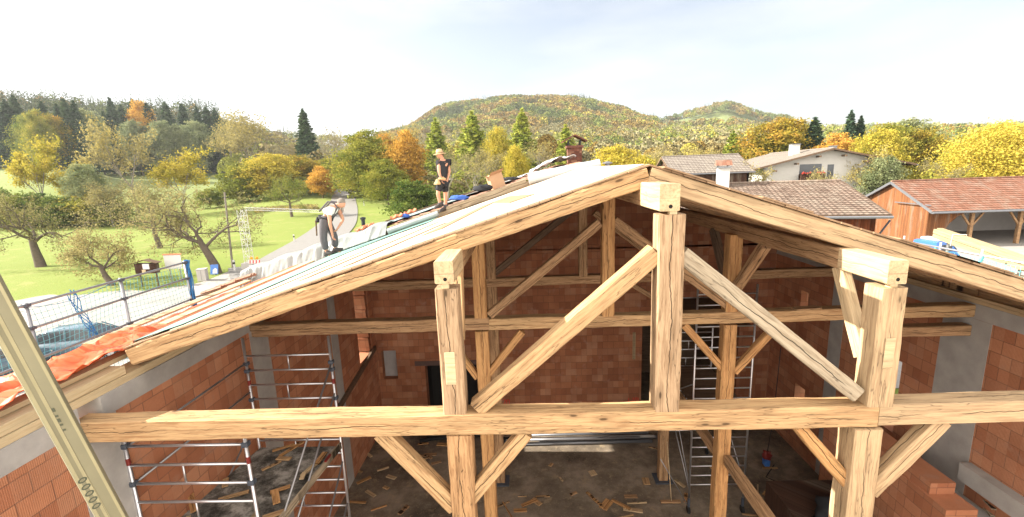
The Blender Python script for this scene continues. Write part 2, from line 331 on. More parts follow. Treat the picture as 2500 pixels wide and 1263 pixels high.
# ============================================================ timber frame
def truss(label,posts=True): return thing('timber_truss',label,'roof truss',(RX,0,FLOOR),group='trusses of the timber frame')
TA=truss('front roof truss of pale old beams, nearest to the camera, spanning the hall')
zt=-2.96
timber('tie_beam',(-5.62,YA,zt+.01),(3.99,YA,zt+.03),.25,.265,'wood_aged',TA,wob=.012,wane=.6,label='long tan tie beam with dark knots')
timber('tie_beam',(3.995,YA,zt+.045),(9.2,YA,zt+.10),.25,.265,'wood_pale',TA,wob=.006,wane=.3,label='paler right-hand tie beam with faint grey bands')
def post(tr,px_top,py_top,px_bot,py_bot,y,w,d,mat,name='post',**k):
    a=aty(px_top,py_top,y-d/2); b=aty(px_bot,py_bot,y-d/2)
    return timber(name,(a.x,y,b.z),(b.x+(a.x-b.x),y,a.z),w,d,mat,tr,up=(0,1,0),**k)
def tx(px,py,y): return aty(px,py,y)
def strut(tr,pa,pb,y,w,d,mat,name='brace',**k):
    a=aty(*pa,y-d/2); b=aty(*pb,y-d/2); a.y=b.y=y
    return timber(name,a,b,w,d,mat,tr,up=(0,-1,0),**k)
ztop=zt+.145
def vpost(tr,x,y,z0,z1,w,d,mat,name='post',**k): return timber(name,(x,y,z0),(x,y,z1),d,w,mat,tr,up=(1,0,0),**k)
vpost(TA,-.915,YA,ztop-.005,-1.27,.27,.23,'wood_post',wob=.012,label='upper left post with a split down its middle')
vpost(TA,1.575,YA,ztop-.005,-.52,.285,.25,'wood_post',wob=.012,label='upper centre post with long crack and knots')
vpost(TA,3.99,YA,ztop+.01,-1.40,.285,.26,'wood_pale',wob=.012,label='upper right post with pale inset patch')
vpost(TA,-.88,YA,FLOOR,zt-.12,.30,.26,'wood_post_rough',wob=.02,wane=1.6,label='lower left post, rough and deeply split')
vpost(TA,3.90,YA,FLOOR,zt-.125,.315,.30,'wood_pale',wob=.014,wane=.7,label='lower right post, pale with broad chamfer')
# tenons and inset patches
def small(tr,name,a,b,mat): return MB().box(a,b).build(name,mat,tr,mw=Matrix.Translation(Vector(a)),bevel=.004)
for x,z in ((-.92,-1.27),(1.59,-.52),(4.0,-1.40)): small(TA,'tenon',(x-.045,YA-.10,z-.01),(x+.035,YA-.02,z+.075),'wood_fresh')
small(TA,'inset_patch',(-.985,YA-.125,-2.42),(-.865,YA-.117,-2.02),'wood_fresh'); small(TA,'inset_patch',(3.95,YA-.140,-2.33),(4.06,YA-.132,-1.97),'wood_new')
strut(TA,(1163,1003),(1606,620),YA,.20,.19,'wood_aged',label='long tan strut leaning up to the centre post')
strut(TA,(1668,622),(2098,968),YA+.01,.185,.18,'wood_grey',label='grey cracked strut falling from the centre post to the right')
strut(TA,(925,1062),(1110,1245),YA,.19,.17,'wood_aged'); strut(TA,(1285,1062),(1125,1250),YA,.17,.17,'wood_aged')
strut(TA,(1948,1038),(2102,1215),YA+.02,.155,.17,'wood_orange'); strut(TA,(2310,1030),(2130,1208),YA+.02,.20,.17,'wood_pale')
TB=truss('middle roof truss of brown beams under the new roof, behind the front truss')
def tie(tr,x0,x1,y,zt_,h,d,mat,**k): return timber('tie_beam',(x0,y,zt_-h/2),(x1,y,zt_-h/2+.03),d,h,mat,tr,**k)
tie(TB,WL-.02,-.78,YT2,-2.80,.25,.24,'wood_brown',wob=.014); tie(TB,-.775,WR-.02,YT2,-2.80,.23,.24,'wood_aged',wob=.014)
for x,m_ in ((-.93,'wood_orange'),(3.87,'wood_orange')):
    vpost(TB,x,YT2,FLOOR,-3.05,.26,.24,m_,wob=.016); vpost(TB,x,YT2,-2.81,zroof(x)-.52,.24,.24,m_,wob=.014)
vpost(TB,1.53,YT2,-2.81,-.52,.235,.23,'wood_orange',wob=.008)
strut(TB,(1195,772),(1466,545),YT2,.165,.17,'wood_brown'); strut(TB,(1500,540),(1790,755),YT2,.18,.17,'wood_brown')
strut(TB,(1275,812),(1178,935),YT2,.13,.15,'wood_orange'); strut(TB,(1085,820),(1165,925),YT2,.13,.15,'wood_orange')
strut(TB,(1672,795),(1775,912),YT2,.145,.15,'wood_orange'); strut(TB,(1895,805),(1795,912),YT2,.135,.15,'wood_orange')
TC=truss('rear roof truss of darker beams close to the brick back wall')
tie(TC,WL-.02,WR-.02,YT3,-2.84,.24,.22,'wood_brown',wob=.014)
for x in (-.98,3.8):
    vpost(TC,x,YT3,FLOOR,-3.07,.26,.24,'wood_brown',wob=.014); vpost(TC,x,YT3,-2.85,zroof(x)-.52,.24,.24,'wood_brown',wob=.014)
vpost(TC,1.50,YT3,-2.85,-.55,.23,.22,'wood_brown',wob=.01)
strut(TC,(1208,668),(1400,512),YT3,.17,.17,'board_dark'); strut(TC,(1452,520),(1640,660),YT3,.17,.17,'wood_brown')
strut(TC,(1535,690),(1625,745),YT3,.13,.14,'wood_brown'); strut(TC,(1260,712),(1200,765),YT3,.13,.14,'wood_brown')
strut(TC,(1600,775),(1660,830),YT3,.13,.14,'wood_orange')
for x,y in ((3.8,YT3),(-.98,YT3)): small(TC,'post_foot',(x-.25,y-.24,FLOOR+.001),(x+.25,y+.24,FLOOR+.035),'dark_plastic')
# rails between the posts, along the hall
def purlin(name,x,z,y0,y1,w,h,mat,label,cat='beam',**k): return timber(name,(x,y0,z),(x,y1,z),w,h,mat,None,label=label,cat=cat,**k)
def purlin2(x,z,w,h,label,mat2='wood_brown'):
    t=thing('purlin',label,'beam',(x,4.84,z),group='purlins carrying the rafters')
    timber('fresh_end',(x,4.84,z),(x,5.63,z),w,h,'wood_new',t,wob=.003,wane=.15,label='pale freshly cut end of the purlin',seg=6)
    timber('aged_beam',(x,5.631,z),(x,YB,z),w,h,mat2,t,wob=.008)
    MB().lathe((x+.01,4.843,z-h/2+.05),[(.001,.0),(.022,.001),(.022,.003),(.001,.004)],12,(0,-1,0)).build('peg_hole','black_hole',t,mw=Matrix.Translation((x,4.84,z)))
purlin2(-.925,-1.075,.215,.255,'square purlin with fresh pale end resting over the upper left post of the front truss')
purlin2(1.53,-.335,.215,.29,'ridge purlin with pale sawn end above the centre post of the front truss')
purlin2(3.985,-1.22,.205,.26,'long purlin with pale sawn end over the upper right post of the front truss')
purlin('rail_beam',3.93,-5.9,YA+.2,YT2-.16,.15,.21,'wood_brown','horizontal brown beam running from the front right post back to the middle truss',wob=.006,wane=.3)
purlin('rail_beam',3.86,-5.95,YT2+.16,YT3-.16,.15,.21,'wood_brown','horizontal brown beam running from the middle truss back to the rear truss',wob=.006,wane=.3)
a=atx(2052,652,3.97); b=atx(2107,872,3.97)
timber('purlin_brace',a,b,.17,.13,'wood_new',None,up=(1,0,0),label='short pale brace rising from the upper right post of the front truss to its purlin',cat='brace',group='braces under the purlins')
timber('purlin_brace',(3.89,YT2-.12,-2.35),(3.95,YT2-.98,-1.35),.16,.16,'wood_brown',None,up=(1,0,0),label='brown brace rising toward the camera from the right post of the middle truss',cat='brace',group='braces under the purlins')
timber('purlin_brace',(-.86,YA+.12,-1.95),(-.92,YA+.80,-1.2),.15,.16,'wood_aged',None,up=(1,0,0),label='short curved brace behind the upper left post of the front truss',cat='brace',group='braces under the purlins')
timber('purlin_brace',(3.85,YT2+.12,-2.3),(3.9,YT2+.98,-1.35),.13,.16,'board_dark',None,up=(1,0,0),label='dark brace rising away from the right post of the middle truss',cat='brace',group='braces under the purlins')
# ============================================================ new roof
YR0=5.66; YR1=12.55
roof=thing('new_roof','new low-pitched roof of old rafters with white boarding and a teal membrane strip','roof',(RX,YR0,0))
WM[roof.name]=WM[roof.name]
ZR=-.005
def rafter(side,y,h,mat,x1,thick=.17,drop=0,**k):
    sl_=SLL if side<0 else -SLR
    off=h/2*math.sqrt(1+sl_*sl_)
    p0=Vector((RX,y,ZR-off-drop)); p1=Vector((x1,y,ZR-off-drop-abs(sl_)*abs(x1-RX)))
    return timber('rafter',p0,p1,thick,h,mat,roof,wob=k.pop('wob',.014),**k)
rafter(-1,YR0+.085,.235,'wood_aged',-5.50,wob=.022,wane=1.6,label='rough front rafter falling to the left eave')
rafter(1,YR0+.085,.245,'wood_pale',9.3,wob=.010,wane=.4,label='tan front rafter falling to the right eave')
for i in range(7):
    y=YR0+1.0+i*.95
    rafter(-1,y,.18,'wood_brown',-5.9,.14,.02,wob=.02); rafter(1,y,.18,'wood_orange' if i==0 else 'wood_brown',9.3,.14,.02,wob=.03)
# boarding on both slopes
def slab(side,xa,xb,ya,yb,z0,z1,mb): # z offsets above rafter tops
    P=[]
    for z in (z0,z1):
        for x,y in ((xa,ya),(xb,ya),(xb,yb),(xa,yb)): P.append((x,y,zroof(x)+z))
    f=[(0,3,2,1),(4,5,6,7),(0,1,5,4),(1,2,6,5),(2,3,7,6),(3,0,4,7)]
    if (xb-xa)*(yb-ya)<0: f=[tuple(reversed(q)) for q in f]
    return mb.poly(P,f)
def dz(x): return .0
mb=MB(); slab(-1,-5.95,RX,YR0+.02,YB+.3,.004,.022,mb); slab(1,RX,9.4,YR0+.02,YB+.3,.004,.022,mb)
# underlay boards as rows running along the roof
ub=MB()
for i in range(52):
    xa=-5.55+i*.1365; xb=xa+.130; j=random.uniform(-.02,.02)
    slab(-1,xa,xb,YR0-.0+j,YB,.004,.024,ub)
ub.build('boarding','board_tan',roof,mw=WM[roof.name],label='tan underlay boards of the left slope')
ub=MB()
for i in range(57):
    xa=RX+.002+i*.1375; xb=xa+.131; j=random.uniform(-.05,.02)
    slab(1,xa,xb,YR0+j,YB,.004,.026,ub)
ub.build('boarding','board_tan',roof,mw=WM[roof.name],label='boards of the right slope seen edge on')
# white panels and odd boards on the left slope
rs=random.Random(3)
def panel(xa,xb,ya,yb,skew,mat,lab=None,z=.030):
    P=[(xa,ya),(xb,ya),(xb+skew,yb),(xa+skew,yb)]; mb=MB()
    mb.poly([(x,y,zroof(x)+z) for x,y in P]+[(x,y,zroof(x)+z+.012) for x,y in P],[(0,3,2,1),(4,5,6,7),(0,1,5,4),(1,2,6,5),(2,3,7,6),(3,0,4,7)])
    c=Vector((xa,ya,zroof(xa)+z)); mw=frame(c,Vector((xb,ya,zroof(xb)+z)),(0,0,1))
    return mb.build('roof_board',mat,roof,mw=mw,label=lab)
xs_=[-4.95,-4.35,-3.3,-2.45,-1.5,-.55,.25,1.0,1.5]
for i,(a,b) in enumerate(zip(xs_,xs_[1:])):
    mats=['board_white','board_white','board_white','board_white','board_white','board_white','board_white','board_white']
    panel(a+.002,b-.002,YR0+.10+rs.uniform(0,.05),8.75,0.0,'board_white',z=.0262)
    panel(a+.002,b-.002,8.755,11.0 if i<3 else 11.9,0.0,'board_white',z=.0262)
for xa,xb,ya,yb,sk in ((-1.62,-1.3,6.9,9.8,.7),(-.25,.15,7.4,9.9,-.5),(-3.4,-3.25,6.4,9.6,1.4),(-2.6,-2.45,6.1,8.2,1.0),(-4.3,-4.22,6.2,8.6,1.2)):
    panel(xa,xb,ya,yb,sk,'board_tan',z=.0402)
# teal membrane: strip along the eave and along the far edge
plain('membrane_teal',(.15,.29,.25),.55,var=.18,sc=2,spec=.5)
mb=MB(); P=[]
for i in range(60):
    x=-5.52+i*(-2.4+5.52)/59; r_=[]
    y0=YR0+.15 if x<-4.75 else (YR0+.15+(x+4.75)/.6*(10.2-YR0-.15) if x<-4.15 else 10.2+(x+4.15)*.9)
    for j in range(14):
        y=min(y0,11.2)+(12.3-min(y0,11.2))*j/13; r_.append((x,y,zroof(x)+.058+.004*mnoise.noise(Vector((x*2,y*1.5,0)))))
    P.append(r_)
grid(mb,P).build('membrane','membrane_teal',roof,mw=WM[roof.name],smooth=True)
# ridge boards proud of the right slope edge and short battens
mb=MB()
for i,x in enumerate((1.7,2.9,4.6,5.3,6.6,7.4)): slab(1,x,x+rs.uniform(.5,1.0),YR0-.05,YR0+.5,.029,.048,mb)
mb.build('edge_batten','board_tan',roof,mw=WM[roof.name])
# wall plates on the left wall
wp=thing('wall_plate','pale new timber wall plate lying along the top of the left brick wall','wall plate',(WL,3,TOPL))
timber('plate_beam',(WL-.20,1.5,TOPL+.03),(WL-.20,12.4,TOPL+.03),.36,.10,'wood_fresh',wp,ch=.004,wob=.002,wane=0)
timber('plate_beam',(WL-.17,1.5,TOPL+.145),(WL-.17,5.62,TOPL+.145),.26,.115,'wood_fresh',wp,ch=.004,wob=.002,wane=0)
timber('plate_board',(WL-.34,1.5,TOPL+.235),(WL-.30,12.3,TOPL+.26),.20,.06,'wood_fresh',wp,ch=.004,wob=.002,wane=0)
timber('infill_board',(WL-.1,5.9,TOPL+.28),(WL-.1,YB,TOPL+.28),.04,.36,'board_dark',wp,ch=.002,wob=.001,wane=0)  # added board, blocks stray sunlight through the gap under the eave
wp=thing('wall_plate','pale timber wall plate under the roof edge along the right brick wall','wall plate',(WR,3,TOPR))
timber('infill_board',(WR+.13,5.75,TOPR+.25),(WR+.13,YB,TOPR+.25),.05,.30,'wood_brown',wp,ch=.002,wob=.001,wane=0)
timber('plate_beam',(WR+.1,5.7,TOPR+.06),(WR+.1,YB,TOPR+.06),.2,.12,'wood_new',wp,ch=.004,wob=.002,wane=0)
# ============================================================ terrain
GZ=-8.
TC_=[-900,0,100,300,500,600,700,850,1000,1100,1250,1400,1500,1570,1650,1750,1850,2000,2500,3400]
TY_=[0,60,80,117,150,200,280,400,600,900,1100,1600,3500]
_n=[-8,-8,-8,-6,-4,-3,-1]
TT_=[[-8,-8,-7.5,-4,1,11,28,60,80,80,70,50,0],[-8,-8,-7.5,-4,1,11,28,60,80,80,70,50,0],[-8,-8,-7.8,-5,0,11,25,58,80,80,70,50,0],
[-8,-8,-8,-7,-4,2,13,48,72,80,70,50,0],[-8,-8,-8,-7.5,-5.5,0,9,46,60,60,60,50,0],[-8,-8,-8,-7.2,-5,-1,5,36,48,60,60,50,0],
[-8,-8,-8,-6.5,-4.3,-3,2,10,50,60,60,50,0],[-8,-8,-8,-6.2,-4,-3,1,8,40,42,42,40,0],[-8,-8,-8,-6,-4,-3,3,12,38,74,72,50,0],
[-8,-8,-8,-6,-4,-3,3,14,44,116,108,60,0],[-8,-8,-8,-6,-4,-3,4,16,48,124,112,60,0],[-8,-8,-8,-6,-4,-3,5,18,46,120,110,60,0],
[-8,-8,-8,-6,-4,-3,5,18,40,98,100,60,0],[-8,-8,-8,-6,-4,-3,5,18,38,76,92,60,0],[-8,-8,-8,-6,-4,-3,5,18,36,70,104,60,0],
[-8,-8,-8,-6,-4,-3,5,18,34,74,124,60,0],[-8,-8,-8,-6,-4,-3,5,16,32,58,92,60,0],[-8,-8,-8,-7,-6,-4,3,12,28,48,66,50,0],
[-8,-8,-8,-8,-7,-5,2,8,20,34,40,30,0],[-8]*13]
_T=np.array(TT_,float)
def tzn(X,Y):
    Y=np.maximum(np.asarray(Y,float),.5); X=np.asarray(X,float)
    c=np.clip(1280+1100*X/np.maximum(Y,25),-900,3399)
    ci=np.clip(np.searchsorted(TC_,c,side='right')-1,0,len(TC_)-2); ca=np.array(TC_,float); cf=(c-ca[ci])/(ca[ci+1]-ca[ci])
    cf=cf*cf*(3-2*cf)*.5+cf*.5
    Yc=np.minimum(Y,3499); yi=np.clip(np.searchsorted(TY_,Yc,side='right')-1,0,len(TY_)-2); ya=np.array(TY_,float); yf=(Yc-ya[yi])/(ya[yi+1]-ya[yi])
    yf=yf*yf*(3-2*yf)*.5+yf*.5
    z=(_T[ci,yi]*(1-cf)+_T[ci+1,yi]*cf)*(1-yf)+(_T[ci,yi+1]*(1-cf)+_T[ci+1,yi+1]*cf)*yf
    return z+np.where(Y>45,.25*np.sin(X*.11)*np.sin(Y*.09+1)*np.clip((Y-45)/60,0,1),0)
def tz(x,y): return float(tzn(x,y))
def gpt(px,py,lo=12,hi=1500):
    r=ray(px,py); y=lo
    while y<hi:
        p=r*(y/r.y)
        if p.z<=tz(p.x,p.y): return Vector((p.x,p.y,tz(p.x,p.y)))
        y*=1.004
    return r*(hi/r.y)
def col_at(px,y): # ground point on the column of a pixel (at the horizon) for a distance
    x=(px-1280)/1100*y; return Vector((x,y,tz(x,y)))
def meshnp(name,V,Fq,mats,parent=None,cols=None,mw=None,**k):
    me=bpy.data.meshes.new(name); V=np.asarray(V,np.float32); Fq=np.asarray(Fq,np.int32); n=Fq.shape[1]
    me.vertices.add(len(V)); me.vertices.foreach_set('co',V.ravel()); me.loops.add(Fq.size); me.loops.foreach_set('vertex_index',Fq.ravel())
    me.polygons.add(len(Fq)); me.polygons.foreach_set('loop_start',np.arange(0,Fq.size,n,dtype=np.int32)); me.polygons.foreach_set('loop_total',np.full(len(Fq),n,np.int32))
    me.update(calc_edges=True); me.materials.append(M[mats] if isinstance(mats,str) else mats)
    if cols is not None:
        a=me.attributes.new('hue','FLOAT_COLOR','POINT'); c=np.ones((len(V),4),np.float32); c[:,:3]=cols; a.data.foreach_set('color',c.ravel())
    me.validate()
    return link(name,me,parent,mw=mw,**k)
# terrain sheet in polar rings
az=np.radians(np.linspace(-112,112,337)); rr=np.concatenate([np.linspace(1,30,40),np.linspace(34,160,64),np.linspace(166,700,70),np.linspace(715,1400,40),np.linspace(1500,4200,16)])
A_,R_=np.meshgrid(az,rr); Xg=R_*np.sin(A_); Yg=R_*np.cos(A_); Zg=np.where(Yg>0,tzn(Xg,np.maximum(Yg,1)),-8.)
far=np.clip((np.abs(Xg)-6*np.maximum(Yg,0)-100)/400,0,1)
na=len(az); idx=np.arange(len(rr)*na).reshape(len(rr),na)
Fq=np.stack([idx[:-1,:-1],idx[1:,:-1],idx[1:,1:],idx[:-1,1:]],-1).reshape(-1,4)
Zg=np.where((Xg>-6.3)&(Xg<9.2)&(Yg<22.6),-9.45,Zg)
g=G('grass'); o=g.n('NewGeometry').outputs['Position']; px_,py_,pz_=g.sep(o)[:3]
n1=g.noise(o,.09,4); n2=g.noise(o,1.4,4); n3=g.noise(o,7.,3)
c=g.mix(n1,(.155,.20,.042),(.215,.245,.068)); c=g.mix(g.math('MULTIPLY',g.step(n2,.45,.75),.5),c,(.21,.23,.06)); c=g.mix(g.math('MULTIPLY',n3,.4),c,(.07,.13,.012))
c=g.mix(g.math('MULTIPLY',g.step(g.noise(o,.33,5,.7),.52,.66),.45),c,(.27,.25,.10)); c=g.mix(g.math('MULTIPLY',g.step(g.noise(o,11.,2),.64,.70),.7),c,(.30,.20,.07)); fa=g.step(py_,110,200); c=g.mix(g.math('MULTIPLY',fa,.75),c,(.17,.20,.085))
g.bump(g.math('ADD',n3,n2),.6,.08); M['grass']=g.done(c,.95,0,.1)
meshnp('ground',np.stack([Xg,Yg,Zg],-1).reshape(-1,3),Fq,'grass',kind='structure')
# asphalt / gravel sheets laid on the terrain
g=G('gravel'); o=g.obj(); n=g.noise(o,5,5,.7); c=g.mix(n,(.25,.235,.215),(.36,.34,.315)); c=g.mix(g.math('MULTIPLY',g.step(g.noise(o,.35,4),.5,.7),.35),c,(.20,.18,.16)); g.bump(g.noise(o,30,2),.5,.02); M['gravel']=g.done(c,.95,0,.1)
g=G('road_asphalt'); o=g.obj(); n=g.noise(o,2.5,5,.7); c=g.mix(n,(.16,.155,.148),(.24,.23,.215)); g.bump(g.noise(o,40,2),.3,.01); M['road_asphalt']=g.done(c,.85,0,.2)
def ribbon(name,pts,w,mat,lift,nn=10,**k):
    P=[Vector(p) for p in pts]; Q=[]
    for i in range(len(P)-1):
        p0=P[max(i-1,0)];p1=P[i];p2=P[i+1];p3=P[min(i+2,len(P)-1)]
        for t in frange(0,1,12)[:-1]: Q.append(.5*((2*p1)+(p2-p0)*t+(2*p0-5*p1+4*p2-p3)*t*t+(3*p1-p0-3*p2+p3)*t**3))
    Q.append(P[-1]); rows=[]
    for i,q in enumerate(Q):
        d=(Q[min(i+1,len(Q)-1)]-Q[max(i-1,0)]); d.z=0; d.normalize(); s_=Vector((d.y,-d.x,0)); r_=[]
        for j in range(nn):
            u=(j/(nn-1)-.5)*w; p=q+s_*u; r_.append((p.x,p.y,tz(p.x,p.y)+lift))
        rows.append(r_)
    mb=grid(MB(),rows); return mb.build(name,mat,kind='structure',**k)
rp_=[gpt(560,672),gpt(630,662),gpt(690,645),gpt(735,616),gpt(790,578),gpt(822,548),gpt(836,515),gpt(838,490),gpt(842,471),gpt(850,461),col_at(872,165),col_at(905,190)]
ribbon('road',rp_,6.4,'road_asphalt',.09)
fe=[(-400,800),(-100,758),(30,735),(130,722),(300,714),(440,702),(500,688),(560,664),(600,650),(640,640)]
hs_=[(-6.4,-2),(-6.4,1),(-6.4,4),(-6.4,7),(-6.4,10),(-6.4,13),(-6.4,16),(-6.4,18),(-6.4,20),(-6.4,22)]
P=[]
for i in range(len(fe)*4-3):
    k=i/4; a0=int(min(k,len(fe)-2)); f_=k-a0; q=(fe[a0][0]*(1-f_)+fe[a0+1][0]*f_,fe[a0][1]*(1-f_)+fe[a0+1][1]*f_); h_=(hs_[a0][0],hs_[a0][1]*(1-f_)+hs_[a0+1][1]*f_)
    g_=gpt(*q); r_=[]
    for j in range(14):
        t=(j/13)**1.3; x=h_[0]*(1-t)+g_.x*t; y=h_[1]*(1-t)+g_.y*t+(.5*math.sin(i*1.3) if j==13 else 0); r_.append((x,y,tz(x,max(y,1))+.035))
    P.append(r_)
grid(MB(),P).build('gravel_yard','gravel',kind='structure')
P=[[(x,y,tz(x,y)+.04) for y in frange(15,58,12)] for x in frange(9.4,75,16)]
grid(MB(),P).build('farm_yard','gravel',kind='structure')
# ============================================================ foliage materials
def leafmat(name,cs,sc=.5,trans=.35):
    g=G(name); o=g.obj(); r=g.rnd(); v=g.vec('ADD',o,g.vec('SCALE',(50.,30.,70.),r))
    n=g.math('ADD',g.math('MULTIPLY',g.noise(v,sc,3),.75),g.math('MULTIPLY',g.noise(v,sc*9,1),.25))
    n=g.math('ADD',n,g.math('MULTIPLY_ADD',r,.16,-.08)); k=len(cs)
    c=g.ramp(n,[(.34+.32*i/(k-1),cs[i]) for i in range(k)])
    b=g.n('BsdfDiffuse'); t=g.n('BsdfTranslucent'); m_=g.n('MixShader'); g.put(b.inputs[0],c); g.put(t.inputs[0],c); m_.inputs[0].default_value=trans
    g.t.links.new(b.outputs[0],m_.inputs[1]); g.t.links.new(t.outputs[0],m_.inputs[2]); g.t.links.new(m_.outputs[0],g.out.inputs[0]); M[name]=g.m
leafmat('leaf_fruit',[(0.158,0.158,0.059),(0.277,0.244,0.106),(0.409,0.343,0.158)],.6)
leafmat('leaf_yellow',[(0.224,0.224,0.033),(0.436,0.356,0.053),(0.581,0.462,0.092)],.5)
leafmat('leaf_orange',[(0.317,0.198,0.040),(0.475,0.277,0.053),(0.581,0.356,0.079)],.5)
leafmat('leaf_olive',[(0.132,0.158,0.026),(0.251,0.251,0.046),(0.422,0.330,0.066)],.35)
leafmat('leaf_autumn',[(0.132,0.145,0.026),(0.343,0.251,0.040),(0.502,0.251,0.053)],.3)
leafmat('leaf_green',[(0.059,0.099,0.024),(0.132,0.172,0.040),(0.264,0.264,0.053)],.5)
leafmat('leaf_spring',[(0.172,0.224,0.046),(0.290,0.330,0.066),(0.396,0.383,0.079)],.35)
leafmat('leaf_bare',[(0.172,0.152,0.079),(0.290,0.251,0.106),(0.436,0.356,0.106)],.4)
leafmat('leaf_greygreen',[(0.132,0.165,0.079),(0.238,0.264,0.132),(0.330,0.330,0.158)],.35)
leafmat('needle_dark',[(0.037,0.066,0.040),(0.059,0.095,0.053),(0.092,0.132,0.063)],.6,.1)
leafmat('needle_larch',[(0.172,0.238,0.040),(0.277,0.330,0.059),(0.396,0.409,0.079)],.6,.3)
leafmat('hedge_leaf',[(0.059,0.079,0.026),(0.132,0.145,0.040),(0.290,0.251,0.066)],.5)
plain('bark',(.115,.092,.07),.95,var=.45,sc=4,bump=.6); plain('bark_grey',(.22,.195,.165),.95,var=.35,sc=4,bump=.5)
# far woods take their colours tree by tree
g=G('far_foliage'); at=g.n('Attribute',attribute_name='hue'); n=g.noise(g.n('NewGeometry').outputs['Position'],.35,2)
c=g.mix(n,at.outputs['Color'],g.mix(.5,at.outputs['Color'],(.16,.15,.05))); M['far_foliage']=g.done(c,1,0,.05)
# ============================================================ tree builders (numpy)
def leaves(C,size,rng,flat=0.,elong=1.5):
    n=len(C); a=rng.normal(size=(n,3)); a[:,2]*=(1-flat*.6); a/=np.linalg.norm(a,axis=1)[:,None]; b=rng.normal(size=(n,3)); b-=a*(a*b).sum(1)[:,None]; b/=np.linalg.norm(b,axis=1)[:,None]
    s=size*rng.uniform(.6,1.35,(n,1)); a=a*s*elong*.5; b=b*s*.5
    V=np.stack([C-a,C-b*.9,C+a,C+b*.9],1).reshape(-1,3); return V,np.arange(n*4).reshape(-1,4)
def leafobj(name,C,size,mat,rng,parent,mw,**k):
    V,Fq=leaves(np.asarray(C),size,rng,**k); return meshnp(name,V,Fq,mat,parent,mw=mw)
class Sk:
    def __init__(s): s.mb=MB()
def branchy(rng,H,r0,kind='fruit',lean=(0,0),depth=5,twigs=3):
    """returns trunk MB, twig tips list. recursive limbs with wander"""
    mb=MB(); tw=MB(); tips=[]
    def grow(p,d,L,r,lv):
        nseg=4 if lv<2 else 3; pts=[p.copy()]; rs=[r]; q=p.copy(); dd=d.copy()
        for i in range(nseg):
            wv={'fruit':.30,'ash':.14,'bush':.25,'poplar':.1}[kind]*(1 if lv else .35)
            dd=(dd+Vector(rng.normal(size=3))*wv+Vector((0,0,.10 if kind!='fruit' else (.10 if lv<3 else -.05)))).normalized()
            q=q+dd*(L/nseg); pts.append(q.copy()); rs.append(r*(1-.5*(i+1)/nseg))
        (mb if lv<3 else tw).tube(pts,rs,7 if lv==0 else 5 if lv<3 else 3,caps=False)
        if lv>=depth-2:
            for a_,b_ in zip(pts,pts[1:]): tips.append((a_+b_)/2); tips.append(b_)
        if lv>=depth-1: return
        nc={0:(4,6),1:(4,6),2:(4,5),3:(3,4),4:(2,3)}[lv]; nc=rng.integers(*nc)+ (twigs-3 if lv>=2 else 0)
        for i in range(nc):
            t=.35+.65*(i+.7)/nc if lv else .72+.28*(i+1)/nc
            j=min(int(t*nseg),nseg-1); f=t*nseg-j; pp=pts[j].lerp(pts[j+1],min(f,1)); ax=(pts[j+1]-pts[j]).normalized()
            o1=ax.orthogonal().normalized(); o2=ax.cross(o1); an=2*math.pi*(i/nc+rng.uniform(-.12,.12))+lv; spread={'fruit':(1.05,.95,.9,.9,.9),'ash':(.55,.6,.65,.7,.7),'bush':(.7,.7,.7,.7,.7),'poplar':(.35,.45,.5,.5,.5)}[kind][lv]*rng.uniform(.75,1.2)
            nd=(ax*math.cos(spread)+(o1*math.cos(an)+o2*math.sin(an))*math.sin(spread)).normalized()
            if lv==0 and nd.z<.25: nd.z=.25; nd.normalize()
            grow(pp,nd,L*rng.uniform(.55,.8)*(1.0 if lv else {'fruit':1.5,'ash':1.25,'bush':1.2,'poplar':1.2}[kind]),rs[min(j+1,nseg)]*.66,lv+1)
    k0={'fruit':.30,'ash':.34,'bush':.16,'poplar':.3}[kind]
    grow(Vector((0,0,-.15)),Vector((lean[0],lean[1],1)).normalized(),H*k0,r0,0)
    return mb,tw,tips
def norm_h(mbs,tips,H):
    zm=max(max((v.z for v in m_.v),default=1) for m_ in mbs); f=H/zm
    for m_ in mbs: m_.v=[Vector((v.x*f,v.y*f,v.z*f)) for v in m_.v]
    return [t*f for t in tips]
def branch_tree(name,label,seed,H,r0,kind,leafn,lsize,lmat,bark='bark',lean=(0,0),depth=5,twigs=3,jit=.25,cat='tree',group=None,at=(0,0,0),keep=1.,**kk):
    rng=np.random.default_rng(seed); mb,tw,tips=branchy(rng,H,r0,kind,lean,depth,twigs); tips=norm_h([mb,tw],tips,H)
    t=thing(name,label,cat,at,group=group); mw=WM[t.name]; T_=mw
    off=lambda m_: [T_@v for v in m_.v]
    mb.v=off(mb); tw.v=off(tw)
    tr=mb.build('trunk',bark,t,mw=mw,smooth=True); tw.build('twigs',bark,t,mw=mw)
    if leafn:
        tp=np.array([tuple(v) for v in tips]); 
        if keep<1:
            f=np.array([mnoise.noise(Vector(v)*.55+Vector((seed,0,0))) for v in tips]); tp=tp[f>np.quantile(f,1-keep)]
        C=tp[rng.integers(0,len(tp),leafn)]+rng.normal(size=(leafn,3))*jit
        leafobj('leaves',C,lsize,lmat,rng,t,mw)
    return t
